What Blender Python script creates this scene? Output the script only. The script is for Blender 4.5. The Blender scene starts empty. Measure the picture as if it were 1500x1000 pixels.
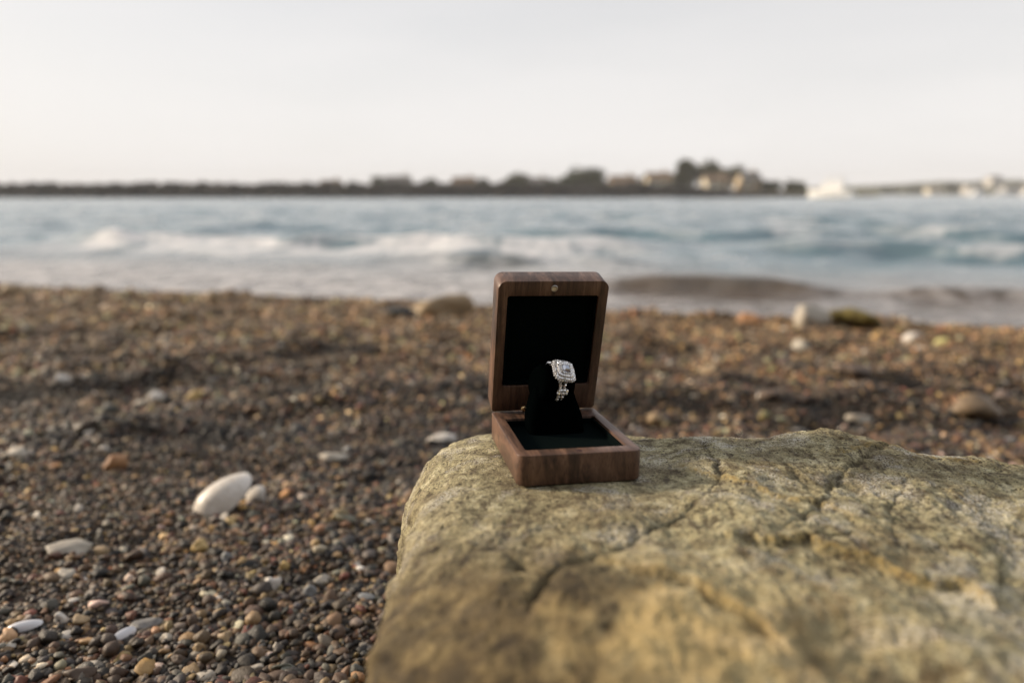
import bpy, bmesh, math, random
import numpy as np
from mathutils import Matrix, Vector, Euler

random.seed(7)
rng = np.random.default_rng(11)
R = math.radians
scene = bpy.context.scene
col = scene.collection

# ------------------------------------------------------------------ camera
CAM_Z = 0.250            # metres above the gravel datum
SEA_Z = -0.350
F = 1000.0               # focal length in pixels of a 1500 px wide frame (24 mm lens)
HOR = 285.0
PITCH = math.atan((500 - HOR) / F)
cam_data = bpy.data.cameras.new('camera')
cam_data.sensor_width = 36.0
cam_data.lens = 24.0
cam_data.clip_start = 0.01
cam_data.clip_end = 9000.0
cam_data.dof.use_dof = True
cam_data.dof.focus_distance = 0.338
cam_data.dof.aperture_fstop = 4.4
cam = bpy.data.objects.new('camera', cam_data)
cam.location = (0, 0, CAM_Z)
cam.rotation_euler = (R(90) - PITCH, 0, 0)
col.objects.link(cam)
scene.camera = cam

# ------------------------------------------------------------------ sky and sun
SUN_ELEV, SUN_AZ = R(19), R(-75)     # azimuth from +Y towards +X: the sun stands to the left, a little behind the box
world = bpy.data.worlds.new('World')
scene.world = world
world.use_nodes = True
wn, wl = world.node_tree.nodes, world.node_tree.links
wn.clear()
wo = wn.new('ShaderNodeOutputWorld')
wb = wn.new('ShaderNodeBackground')
wb.inputs['Strength'].default_value = 0.10
sky = wn.new('ShaderNodeTexSky')
sky.sky_type = 'NISHITA'
sky.sun_disc = False
sky.sun_elevation = SUN_ELEV
sky.sun_rotation = SUN_AZ
sky.dust_density = 2.5
sky.air_density = 1.0
wtc = wn.new('ShaderNodeTexCoord')
wmap = wn.new('ShaderNodeMapping')
wmap.inputs['Scale'].default_value = (1.1, 1.1, 6.0)
wmap.inputs['Rotation'].default_value = (0.05, 0.10, 0.3)
wnz = wn.new('ShaderNodeTexNoise')
wnz.inputs['Scale'].default_value = 1.6
wnz.inputs['Detail'].default_value = 5.0
wnz.inputs['Roughness'].default_value = 0.5
wr = wn.new('ShaderNodeValToRGB')
wr.color_ramp.elements[0].position = 0.36
wr.color_ramp.elements[0].color = (0.90, 0.90, 0.90, 1)
wr.color_ramp.elements[1].position = 0.62
wr.color_ramp.elements[1].color = (1.0, 1.0, 1.0, 1)
wm = wn.new('ShaderNodeMix')
wm.data_type = 'RGBA'
wm.inputs['B'].default_value = (8.72, 8.48, 8.36, 1)      # thin bright cloud veil
wl.new(wtc.outputs['Generated'], wmap.inputs['Vector'])
wl.new(wmap.outputs['Vector'], wnz.inputs['Vector'])
wl.new(wnz.outputs['Fac'], wr.inputs['Fac'])
wsep = wn.new('ShaderNodeSeparateXYZ')
wl.new(wtc.outputs['Generated'], wsep.inputs['Vector'])
wv = wn.new('ShaderNodeValToRGB')                          # the veil is thick along the horizon and thins out overhead
for e_, (p_, c_) in zip([wv.color_ramp.elements[0], wv.color_ramp.elements[1], wv.color_ramp.elements.new(0.3), wv.color_ramp.elements.new(0.6)],
                        ((0.0, 1.0), (1.0, 0.18), (0.30, 0.74), (0.60, 0.30))):
    e_.position = p_
    e_.color = (c_, c_, c_, 1)
wl.new(wsep.outputs['Z'], wv.inputs['Fac'])
wmul = wn.new('ShaderNodeMath')
wmul.operation = 'MULTIPLY'
wl.new(wr.outputs['Color'], wmul.inputs[0])
wl.new(wv.outputs['Color'], wmul.inputs[1])
wl.new(wmul.outputs[0], wm.inputs['Factor'])
wl.new(sky.outputs['Color'], wm.inputs['A'])
wl.new(wm.outputs['Result'], wb.inputs['Color'])
wl.new(wb.outputs['Background'], wo.inputs['Surface'])

sun_data = bpy.data.lights.new('sun', 'SUN')
sun_data.energy = 5.0
sun_data.angle = R(8)
sun_data.color = (1.0, 0.83, 0.63)
sun = bpy.data.objects.new('sun', sun_data)
sd = Vector((math.sin(SUN_AZ) * math.cos(SUN_ELEV), math.cos(SUN_AZ) * math.cos(SUN_ELEV), math.sin(SUN_ELEV)))
sun.rotation_euler = sd.to_track_quat('Z', 'Y').to_euler()
col.objects.link(sun)

vs = scene.view_settings
vs.view_transform = 'Standard'
vs.look = 'None'
vs.exposure = 0.16
vs.gamma = 1.0
vs.use_curve_mapping = False
scene.cycles.max_bounces = 8
scene.cycles.diffuse_bounces = 3
scene.cycles.glossy_bounces = 3
scene.cycles.transmission_bounces = 4
scene.cycles.caustics_reflective = False
scene.cycles.caustics_refractive = False

# ------------------------------------------------------------------ helpers: numpy noise
_perm = np.random.default_rng(3).permutation(256)
_perm = np.concatenate([_perm, _perm, _perm])
_g3 = np.random.default_rng(5).normal(size=(256, 3))
_g3 /= np.linalg.norm(_g3, axis=1)[:, None]
_ga = np.linspace(0, 2 * math.pi, 256, endpoint=False)
_gx, _gy = np.cos(_ga).astype(np.float32), np.sin(_ga).astype(np.float32)


def perlin(x, y, z=0.0):
    x, y = np.asarray(x, np.float32), np.asarray(y, np.float32)
    if np.ndim(z) == 0:                                    # flat slice: 2D gradient noise, its own pattern for every z
        zo = int(abs(float(z)) * 37.0) & 255
        x, y = np.broadcast_arrays(x, y)
        x0, y0 = np.floor(x), np.floor(y)
        fx, fy = x - x0, y - y0
        xi, yi = x0.astype(np.int32) & 255, y0.astype(np.int32) & 255
        u, v = (t * t * t * (t * (t * 6 - 15) + 10) for t in (fx, fy))
        out = 0
        for dx in (0, 1):
            hx = _perm[xi + dx + zo]
            for dy in (0, 1):
                h = _perm[hx + yi + dy]
                out = out + (_gx[h] * (fx - dx) + _gy[h] * (fy - dy)) * (u if dx else 1 - u) * (v if dy else 1 - v)
        return out * 1.4
    x, y, z = np.broadcast_arrays(x, y, np.asarray(z, np.float32))
    xi, yi, zi = np.floor(x).astype(np.int32), np.floor(y).astype(np.int32), np.floor(z).astype(np.int32)
    fx, fy, fz = x - xi, y - yi, z - zi
    u, v, w = (t * t * t * (t * (t * 6 - 15) + 10) for t in (fx, fy, fz))
    xi, yi, zi = xi & 255, yi & 255, zi & 255
    out = 0
    for dx in (0, 1):
        for dy in (0, 1):
            h2 = _perm[_perm[xi + dx] + yi + dy]
            for dz in (0, 1):
                g = _g3[_perm[h2 + zi + dz]]
                d = g[..., 0] * (fx - dx) + g[..., 1] * (fy - dy) + g[..., 2] * (fz - dz)
                out = out + d * (u if dx else 1 - u) * (v if dy else 1 - v) * (w if dz else 1 - w)
    return out * 1.6


def fbm(x, y, z=0.0, octaves=4, gain=0.5):
    s, a, f = 0, 1.0, 1.0
    for k in range(octaves):
        s = s + a * perlin(x * f + 17.3 * k, y * f - 9.1 * k, z * f + 4.7 * k)
        a *= gain
        f *= 2.03
    return s


def sstep(a, b, x):
    t = np.clip((x - a) / (b - a), 0, 1)
    return t * t * (3 - 2 * t)


# ------------------------------------------------------------------ helpers: pixels, objects, meshes
CP, SP = math.cos(PITCH), math.sin(PITCH)


def ray(px, py):
    a, b = (px - 750) / F, (500 - py) / F
    return np.array([a, CP + b * SP, -SP + b * CP])       # depth along the axis is 1


def at_z(px, py, z):
    d = ray(px, py)
    t = (z - CAM_Z) / d[2]
    return np.array([d[0] * t, d[1] * t, z])


def at_y(px, py, y):
    d = ray(px, py)
    t = y / d[1]
    return np.array([d[0] * t, y, CAM_Z + d[2] * t])


SHORE_Y, SHORE_K = 3.62, 0.26      # waterline: y = SHORE_Y - SHORE_K * x


def beach_height(x, y, bumps=True):
    x, y = np.asarray(x, float), np.asarray(y, float)
    d = (y + SHORE_K * x) / SHORE_Y
    z = SEA_Z * np.where(d > 0, d ** 1.05 if np.ndim(d) == 0 and d > 0 else np.abs(d) ** 1.05, -0.35 * np.abs(d))
    z = z + 0.02 * np.exp(-((d - 0.93) / 0.05) ** 2)         # low berm above the waterline
    if bumps:
        far = sstep(0.45, 1.3, y)
        land = 1 - sstep(0.9, 1.05, d)
        z = z + land * far * (0.032 * perlin(x * 2.3 + 3, y * 3.6) + 0.026 * perlin(x * 5.3, y * 7.3 + 9) + 0.007 * perlin(x * 13.0 + 8, y * 17.0, 3.0))
        z = z + land * (0.006 * perlin(x * 11 + 31, y * 13) + 0.0025 * perlin(x * 37, y * 41, 6.0))
    return z


def on_beach(px, py):
    z = -0.05
    for _ in range(25):
        p = at_z(px, py, z)
        z = 0.5 * z + 0.5 * float(beach_height(p[0], p[1]))
    p = at_z(px, py, z)
    return np.array([p[0], p[1], float(beach_height(p[0], p[1]))])


HOLLOW_SHADES = []  # patches of dip shade painted on the gravel: centre and radius
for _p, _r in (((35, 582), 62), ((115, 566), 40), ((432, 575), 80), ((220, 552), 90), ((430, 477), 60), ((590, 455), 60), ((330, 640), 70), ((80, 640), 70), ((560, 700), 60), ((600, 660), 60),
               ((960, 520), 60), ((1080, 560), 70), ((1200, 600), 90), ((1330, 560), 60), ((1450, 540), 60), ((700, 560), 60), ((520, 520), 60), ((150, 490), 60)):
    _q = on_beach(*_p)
    HOLLOW_SHADES.append((_q[0], _q[1], _r / F * (_q[1] * CP + (CAM_Z - _q[2]) * SP) * 0.62))


def hollow_shade(x, y):
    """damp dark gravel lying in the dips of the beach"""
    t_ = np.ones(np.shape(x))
    for hx, hy, hr in HOLLOW_SHADES:
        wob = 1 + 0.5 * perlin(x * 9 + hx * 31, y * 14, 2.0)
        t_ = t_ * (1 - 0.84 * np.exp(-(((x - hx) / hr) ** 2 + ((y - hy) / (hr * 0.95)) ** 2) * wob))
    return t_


def tag(o, label=None, cat=None, group=None, kind=None):
    if label:
        o['label'] = label
    if cat:
        o['category'] = cat
    if group:
        o['group'] = group
    if kind:
        o['kind'] = kind
    return o


def empty(name, loc=(0, 0, 0), rz=0.0):
    o = bpy.data.objects.new(name, None)
    o.location = loc
    o.rotation_euler = (0, 0, rz)
    o.empty_display_size = 0.05
    col.objects.link(o)
    return o


def add(name, me, mat=None, parent=None, loc=None, rot=None):
    o = bpy.data.objects.new(name, me)
    if mat is not None:
        if len(me.materials) == 0:
            me.materials.append(mat)
    if parent is not None:
        o.parent = parent
    if loc is not None:
        o.location = loc
    if rot is not None:
        o.rotation_euler = rot
    col.objects.link(o)
    return o


def mesh(name, verts, faces, smooth=True, sharp=None):
    me = bpy.data.meshes.new(name)
    me.from_pydata([tuple(v) for v in verts], [], [tuple(f) for f in faces])
    me.update()
    if smooth:
        me.polygons.foreach_set('use_smooth', [True] * len(me.polygons))
        if sharp:
            me.set_sharp_from_angle(angle=R(sharp))
    return me


def grid_mesh(name, P, close_u=False):
    """P: (nv, nu, 3) array of points -> quad sheet, fast path."""
    nv, nu = P.shape[:2]
    idx = np.arange(nv * nu).reshape(nv, nu)
    if close_u:
        idx = np.concatenate([idx, idx[:, :1]], axis=1)
    q = np.stack([idx[:-1, :-1], idx[:-1, 1:], idx[1:, 1:], idx[1:, :-1]], axis=-1).reshape(-1, 4)
    me = bpy.data.meshes.new(name)
    me.vertices.add(nv * nu)
    me.vertices.foreach_set('co', P.reshape(-1).astype(np.float32))
    me.loops.add(q.size)
    me.loops.foreach_set('vertex_index', q.reshape(-1).astype(np.int32))
    me.polygons.add(len(q))
    me.polygons.foreach_set('loop_start', np.arange(0, q.size, 4, dtype=np.int32))
    me.polygons.foreach_set('use_smooth', np.ones(len(q), bool))
    me.update(calc_edges=True)
    me.validate()
    return me


def fattr(me, name, values):
    a = me.attributes.new(name, 'FLOAT', 'POINT')
    a.data.foreach_set('value', np.asarray(values, np.float32).reshape(-1))


class MB:
    """collects boxes and tubes into one mesh"""

    def __init__(s):
        s.v, s.f = [], []

    def box(s, x0, x1, y0, y1, z0, z1):
        n = len(s.v)
        s.v += [(x, y, z) for z in (z0, z1) for y in (y0, y1) for x in (x0, x1)]
        s.f += [tuple(n + i for i in q) for q in ((0, 2, 3, 1), (4, 5, 7, 6), (0, 1, 5, 4), (2, 6, 7, 3), (0, 4, 6, 2), (1, 3, 7, 5))]
        return s

    def poly(s, verts, faces):
        n = len(s.v)
        s.v += [tuple(v) for v in verts]
        s.f += [tuple(n + i for i in q) for q in faces]
        return s

    def tube(s, pts, rad, seg=8):
        pts = [Vector(p) for p in pts]
        rad = rad if isinstance(rad, (list, tuple)) else [rad] * len(pts)
        n0 = len(s.v)
        for i, p in enumerate(pts):
            t = (pts[min(i + 1, len(pts) - 1)] - pts[max(i - 1, 0)]).normalized()
            a = t.orthogonal().normalized() if abs(t.z) > 0.95 else t.cross(Vector((0, 0, 1))).normalized()
            b = t.cross(a)
            for k in range(seg):
                w = 2 * math.pi * k / seg
                s.v.append(tuple(p + (a * math.cos(w) + b * math.sin(w)) * rad[i]))
        for i in range(len(pts) - 1):
            for k in range(seg):
                k2 = (k + 1) % seg
                s.f.append((n0 + i * seg + k, n0 + i * seg + k2, n0 + (i + 1) * seg + k2, n0 + (i + 1) * seg + k))
        s.f.append(tuple(n0 + k for k in reversed(range(seg))))
        s.f.append(tuple(n0 + (len(pts) - 1) * seg + k for k in range(seg)))
        return s

    def build(s, name, mat, parent=None, smooth=False, sharp=None, **kw):
        return add(name, mesh(name, s.v, s.f, smooth, sharp), mat, parent, **kw)


# ------------------------------------------------------------------ helpers: materials
class NT:
    def __init__(s, name):
        s.m = bpy.data.materials.new(name)
        s.m.use_nodes = True
        s.n, s.l = s.m.node_tree.nodes, s.m.node_tree.links
        s.b = s.n['Principled BSDF']
        s.tc = s.n.new('ShaderNodeTexCoord')

    def link(s, a, b):
        s.l.new(a, b)

    def val(s, sock, v):
        if isinstance(v, bpy.types.NodeSocket):
            s.l.new(v, sock)
        elif isinstance(v, (tuple, list)) and len(v) == 3 and sock.type == 'RGBA':
            sock.default_value = (*v, 1)
        else:
            sock.default_value = v

    def coords(s, scale=(1, 1, 1), rot=(0, 0, 0), src='Object'):
        m = s.n.new('ShaderNodeMapping')
        m.inputs['Scale'].default_value = scale
        m.inputs['Rotation'].default_value = rot
        s.l.new(s.tc.outputs[src], m.inputs['Vector'])
        return m.outputs['Vector']

    def noise(s, vec, scale, detail=4, rough=0.55, dist=0.0, out='Fac'):
        t = s.n.new('ShaderNodeTexNoise')
        s.l.new(vec, t.inputs['Vector'])
        t.inputs['Scale'].default_value = scale
        t.inputs['Detail'].default_value = detail
        t.inputs['Roughness'].default_value = rough
        t.inputs['Distortion'].default_value = dist
        return t.outputs[out]

    def voronoi(s, vec, scale, feature='F1', out='Distance', rnd=1.0):
        t = s.n.new('ShaderNodeTexVoronoi')
        t.feature = feature
        s.l.new(vec, t.inputs['Vector'])
        t.inputs['Scale'].default_value = scale
        t.inputs['Randomness'].default_value = rnd
        return t.outputs[out]

    def ramp(s, fac, stops, interp='LINEAR'):
        t = s.n.new('ShaderNodeValToRGB')
        t.color_ramp.interpolation = interp
        e = t.color_ramp.elements
        while len(e) < len(stops):
            e.new(0.5)
        for k, (p, c) in enumerate(stops):
            e[k].position = p
            e[k].color = (c, c, c, 1) if isinstance(c, (int, float)) else (*c, 1)
        s.val(t.inputs['Fac'], fac)
        return t.outputs['Color']

    def mix(s, fac, a, b, mode='MIX'):
        t = s.n.new('ShaderNodeMix')
        t.data_type = 'RGBA'
        t.blend_type = mode
        s.val(t.inputs['Factor'], fac)
        s.val(t.inputs['A'], a)
        s.val(t.inputs['B'], b)
        return t.outputs['Result']

    def math(s, op, a, b=0.0, clamp=False):
        t = s.n.new('ShaderNodeMath')
        t.operation = op
        t.use_clamp = clamp
        s.val(t.inputs[0], a)
        s.val(t.inputs[1], b)
        return t.outputs[0]

    def attr(s, name, kind='GEOMETRY', out='Fac'):
        t = s.n.new('ShaderNodeAttribute')
        t.attribute_name = name
        t.attribute_type = kind
        return t.outputs[out]

    def objrand(s):
        return s.n.new('ShaderNodeObjectInfo').outputs['Random']

    def bump(s, h, strength=0.3, dist=0.001, normal=None):
        t = s.n.new('ShaderNodeBump')
        t.inputs['Strength'].default_value = strength
        t.inputs['Distance'].default_value = dist
        s.l.new(h, t.inputs['Height'])
        if normal is not None:
            s.l.new(normal, t.inputs['Normal'])
        return t.outputs['Normal']

    def out(s, color=None, rough=None, normal=None, spec=None, metal=None, **kw):
        for k, v in (('Base Color', color), ('Roughness', rough), ('Normal', normal), ('Specular IOR Level', spec), ('Metallic', metal)):
            if v is not None:
                s.val(s.b.inputs[k], v)
        for k, v in kw.items():
            s.val(s.b.inputs[k.replace('_', ' ')], v)
        return s.m


def mottled(name, c0, c1, scale, rough=0.8, bump=0.3, bdist=0.001, spec=0.3, lo=0.35, hi=0.65):
    t = NT(name)
    v = t.coords()
    n = t.noise(v, scale, 5, 0.6)
    n2 = t.noise(v, scale * 7, 3, 0.6)
    c = t.ramp(n, [(lo, c0), (hi, c1)])
    return t.out(c, rough, t.bump(n2, bump, bdist), spec)


# walnut: grain runs along local Y
def walnut(name, grain_axis='Y'):
    t = NT(name)
    sc = {'Y': (1, 0.10, 0.22), 'Z': (1, 0.22, 0.10)}[grain_axis]
    v = t.coords(sc)
    n1 = t.noise(v, 230, 5, 0.62, 0.6)
    n2 = t.noise(v, 1500, 3, 0.6)
    n3 = t.noise(t.coords((1, 0.3, 0.3)), 60, 2, 0.5)
    c = t.ramp(n1, [(0.30, (0.024, 0.015, 0.011)), (0.45, (0.083, 0.046, 0.031)), (0.56, (0.150, 0.083, 0.054)), (0.72, (0.250, 0.147, 0.096))])
    c = t.mix(t.ramp(n3, [(0.40, 0.0), (0.7, 0.40)]), c, (0.135, 0.072, 0.052), 'MIX')
    c = t.mix(t.ramp(n2, [(0.30, 0.65), (0.48, 0.0)]), c, (0.030, 0.018, 0.014))
    r = t.ramp(n1, [(0.3, 0.50), (0.7, 0.38)])
    return t.out(c, r, t.bump(n2, 0.25, 0.00015), 0.45)


M = {}
M['wood_base'] = walnut('walnut_base', 'Y')
M['wood_lid'] = walnut('walnut_lid', 'Z')
t = NT('black_velvet')
n = t.noise(t.coords(), 2600, 3, 0.6)
M['velvet'] = t.out((0.0024, 0.0050, 0.0052), 1.0, t.bump(n, 0.6, 0.0003), 0.02)
M['pad'] = NT('black_pad').out((0.0006, 0.0011, 0.0012), 1.0, spec=0.0)
M['brass'] = NT('brass').out((0.72, 0.50, 0.26), 0.22, metal=1.0)
M['steel'] = NT('magnet_steel').out((0.55, 0.52, 0.47), 0.30, metal=1.0)
M['dark_steel'] = NT('dark_magnet').out((0.10, 0.055, 0.05), 0.35, metal=0.6)
M['white_gold'] = NT('white_gold').out((0.60, 0.575, 0.55), 0.25, metal=1.0)
t = NT('diamond')
M['diamond'] = t.out((0.97, 0.96, 0.96), 0.04, metal=0.70, spec=1.0)
M['clear_diamond'] = NT('centre_diamond').out((0.52, 0.56, 0.64), 0.03, metal=0.85, spec=1.0)

# ------------------------------------------------------------------ the box pose (metres)
BW, BD, BH, LH = 0.055, 0.0716, 0.0137, 0.0146
BOX_YAW, BOX_PIT, BOX_ROL, LID_A = R(10.5), R(-2.8), R(1.1), R(16.3)
box_rot = Matrix.Rotation(BOX_YAW, 4, 'Z') @ Matrix.Rotation(BOX_PIT, 4, 'X') @ Matrix.Rotation(BOX_ROL, 4, 'Y')
HINGE = Vector((0.0164, 0.3428, CAM_Z - 0.1104))
box_mat = Matrix.Translation(HINGE) @ box_rot                 # origin on the hinge line, top of the base
box_base = box_mat @ Matrix.Translation((0, -BD / 2, -BH))    # origin under the middle of the base
_bn = (box_rot @ Vector((0, 0, 1)))
_bp = box_base.translation


def box_plane(x, y):
    return _bp.z - (_bn.x * (x - _bp.x) + _bn.y * (y - _bp.y)) / _bn.z


# ------------------------------------------------------------------ beach
t = NT('beach_gravel')
v = t.coords()
cell = t.voronoi(v, 150, out='Color')
dist = t.voronoi(v, 150, out='Distance')
big = t.noise(v, 2.2, 3, 0.5)
sep = t.n.new('ShaderNodeSeparateColor')
t.link(cell, sep.inputs['Color'])
c = t.ramp(sep.outputs['Red'], [(0.0, (0.010, 0.008, 0.006)), (0.4, (0.030, 0.021, 0.014)), (0.7, (0.060, 0.042, 0.026)), (0.93, (0.11, 0.085, 0.055)), (1.0, (0.2, 0.18, 0.14))])
c = t.mix(t.ramp(dist, [(0.25, 0.0), (0.62, 0.8)]), c, (0.02, 0.014, 0.010))
c = t.mix(t.ramp(big, [(0.42, 0.0), (0.62, 0.55)]), c, (0.05, 0.036, 0.026))
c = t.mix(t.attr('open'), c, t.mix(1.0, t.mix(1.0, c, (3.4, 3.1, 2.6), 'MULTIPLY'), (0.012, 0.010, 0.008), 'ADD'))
wet = t.attr('wet')
c = t.mix(wet, c, t.mix(1.0, c, (0.42, 0.40, 0.38), 'MULTIPLY'))
c = t.mix(t.attr('scrub'), c, t.ramp(t.noise(v, 1.4, 5, 0.7), [(0.3, (0.018, 0.024, 0.010)), (0.7, (0.075, 0.075, 0.036))]))  # scrub colour of the added rise behind the camera
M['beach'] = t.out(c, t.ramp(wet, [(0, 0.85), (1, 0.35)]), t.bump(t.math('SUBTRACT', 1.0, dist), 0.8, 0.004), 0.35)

# a sheet that fans out from behind the camera, dips under the sea and runs on as the sea bed
rr = np.concatenate([np.linspace(0.0, 0.10, 3), np.geomspace(0.13, 8.0, 360), np.geomspace(8.5, 1250, 50)])
th = np.concatenate([np.linspace(-math.pi, -1.0, 50, endpoint=False), np.linspace(-1.0, 1.0, 340, endpoint=False), np.linspace(1.0, math.pi, 50, endpoint=False)])
RR, TH = np.meshgrid(rr, th, indexing='ij')
X, Y = RR * np.sin(TH), RR * np.cos(TH) + 0.05
Z = beach_height(X, Y)
Z = np.where(Z < -1.6, -1.6 - 0.0006 * RR, Z)
inland = np.clip(-(Y + SHORE_K * X) - 2.6, 0, None)                 # unseen scrubby rise added behind the camera, darkening the box front
shade_bank = 8.0 * sstep(0.0, 9.0, inland) + 1.5 * sstep(8.0, 60.0, inland)
Z = np.minimum(Z, 0.6) + shade_bank * (1 + 0.18 * perlin(X * 0.35, Y * 0.35, 4.0))
me = grid_mesh('beach', np.stack([X, Y, Z], -1), close_u=True)
dd = (Y + SHORE_K * X) / SHORE_Y
fattr(me, 'wet', sstep(0.955, 1.0, dd + 0.02 * perlin(X * 3, Y * 3)))
fattr(me, 'scrub', sstep(0.4, 1.3, shade_bank))
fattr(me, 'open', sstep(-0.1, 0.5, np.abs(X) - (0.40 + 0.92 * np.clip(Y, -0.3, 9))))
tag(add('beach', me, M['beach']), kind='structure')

# ------------------------------------------------------------------ sea
n_r, n_t = 640, 500
rr = np.geomspace(2.2, 1250, n_r)
th = np.linspace(-1.35, 1.35, n_t)
th = th + 0.35 * np.sin(th * math.pi / 1.35) * -0.32
th = np.concatenate([np.linspace(-2.1, -1.37, 24), th, np.linspace(1.37, 2.1, 24)])
RR, TH = np.meshgrid(rr, th, indexing='ij')
X, Y = RR * np.sin(TH), RR * np.cos(TH)
s_off = (Y + SHORE_K * X - SHORE_Y) / math.hypot(1, SHORE_K)         # metres offshore
q_al = (X - SHORE_K * Y) / math.hypot(1, SHORE_K)                    # metres along the shore
amp = 0.10 + 0.90 * sstep(0.1, 4.0, s_off)
spacing = RR * (math.log(1250 / 2.2) / n_r)
Z = np.zeros_like(X)
wr_ = np.random.default_rng(21)
warp = 0.7 * perlin(X * 0.33, Y * 0.33, 2.0) + 0.35 * perlin(X * 0.9, Y * 0.9, 5.0)
for k in range(26):
    lam = 0.45 * (1.14 ** k) * wr_.uniform(0.9, 1.1)
    ang = wr_.normal(0.12, 0.42)
    kx, ky = math.sin(ang), math.cos(ang)
    a_k = 0.0082 * lam ** 0.28 * wr_.uniform(0.6, 1.2)
    fade = 1 - sstep(0.25, 0.5, spacing / lam)
    env = 0.45 + 0.9 * sstep(-0.35, 0.5, perlin(X / (lam * 3.1) + k * 7.7, Y / (lam * 2.2), k * 1.3))
    ph = 2 * math.pi / lam * (X * kx + Y * ky + warp * min(1.0, lam)) + wr_.uniform(0, 6.28)
    c_ = np.cos(ph)
    Z += a_k * fade * env * (c_ + 0.30 * np.cos(2 * ph) + 0.12)
Z *= amp


def breaker(s0, height, q0, q1, soft, steep=0.16, back=0.75, bend=0.25):
    """a wave about to break: gentle back, steep face towards the beach"""
    sc = s0 + bend * perlin(q_al * 0.55 + s0 * 3, s0 * 5) + 0.06 * perlin(q_al * 2.5, s0)
    u = s_off - sc
    h = np.where(u < 0, np.exp(-(u / steep) ** 2), np.exp(-(u / back) ** 2))
    e = sstep(q0 - soft, q0 + soft, q_al) * (1 - sstep(q1 - soft, q1 + soft, q_al))
    return height * h * e, u, e


b1, u1, e1 = breaker(0.98, 0.095, -0.55, 0.80, 0.42, 0.11, 0.6, 0.16)
b2, u2, e2 = breaker(3.3, 0.13, -7.5, -0.4, 0.8, 0.20, 0.9, 0.5)
b3, u3, e3 = breaker(2.2, 0.09, -2.6, -0.2, 0.5, 0.16, 0.7, 0.3)
b4, u4, e4 = breaker(1.0, 0.06, 1.2, 4.5, 0.35, 0.12, 0.5, 0.2)
b5, u5, e5 = breaker(6.4, 0.13, -3.0, 9.0, 1.5, 0.30, 1.3, 0.8)
b6, u6, e6 = breaker(4.2, 0.10, 0.8, 8.0, 0.8, 0.24, 0.9, 0.5)
calm = 1 - 0.75 * np.clip(e1 * np.exp(-(u1 / 0.5) ** 2), 0, 1)
Z = Z * calm + b1 + b2 + b3 + b4 + b5 + b6
Z += 0.006 * (1 - sstep(0.2, 1.2, s_off)) * perlin(X * 6, Y * 6)
Z += 0.0025 * perlin(X * 21, Y * 21, 3) * (1 - sstep(6, 14, RR))
P = np.stack([X, Y, SEA_Z + Z], -1)
me = grid_mesh('sea', P)
f1 = fbm(X * 1.5, Y * 2.2, 1.0, 4)
f2 = fbm(X * 6.0, Y * 6.0, 7.0, 4, 0.6)
foam = np.zeros_like(X)
foam = np.maximum(foam, e2 * sstep(-1.9, -0.25, u2) * (1 - sstep(-0.02, 0.28, u2)) * sstep(-0.42, 0.25, f1 + 0.3 * f2 + 0.25))
foam = np.maximum(foam, 0.65 * e3 * sstep(-1.4, -0.25, u3) * (1 - sstep(0.0, 0.25, u3)) * sstep(-0.35, 0.2, f1 + 0.3 * f2 + 0.15))
left = 1 - sstep(-1.2, 0.4, q_al)
foam = np.maximum(foam, (0.30 + 0.38 * left) * sstep(-0.2, 0.05, s_off) * (1 - sstep(1.1, 2.6, s_off)) * sstep(-0.35, 0.35, f2 + 0.4 * f1 + 0.15 * left))
foam = np.maximum(foam, 0.4 * e5 * sstep(-0.45, -0.05, u5) * (1 - sstep(0.0, 0.15, u5)) * sstep(0.05, 0.5, f1))
foam = np.maximum(foam, 0.4 * e6 * sstep(-0.6, -0.05, u6) * (1 - sstep(0.0, 0.15, u6)) * sstep(0.05, 0.5, f1 + 0.2 * f2))
foam = np.maximum(foam, 0.6 * sstep(0.22, 0.60, fbm(X * 0.7, Y * 1.3, 11.0, 5, 0.6)) * sstep(1.5, 4, s_off))
foam *= 1 - 0.92 * np.clip(e1 * sstep(-0.50, -0.18, u1) * (1 - sstep(0.1, 0.5, u1)), 0, 1)
fattr(me, 'foam', np.clip(0.85 * foam, 0, 1))
fattr(me, 'silt', 1 - sstep(0.6, 3.2, s_off + 0.4 * f1))
t = NT('sea_water')
v = t.coords()
fo, si = t.attr('foam'), t.attr('silt')
fo = t.math('MULTIPLY', fo, t.ramp(t.noise(v, 9.0, 4, 0.6), [(0.30, 0.45), (0.55, 1.0)]), True)
c = t.mix(si, (0.120, 0.190, 0.226), (0.100, 0.074, 0.052))
c = t.mix(fo, c, (0.84, 0.82, 0.82))
rip = t.noise(v, 14.0, 4, 0.6)
rough = t.math('ADD', 0.12, t.math('MULTIPLY', fo, 0.6))
M['sea'] = t.out(c, rough, t.bump(rip, 0.30, 0.03), 0.5, IOR=1.333)
tag(add('sea', me, M['sea']), kind='structure')

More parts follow.
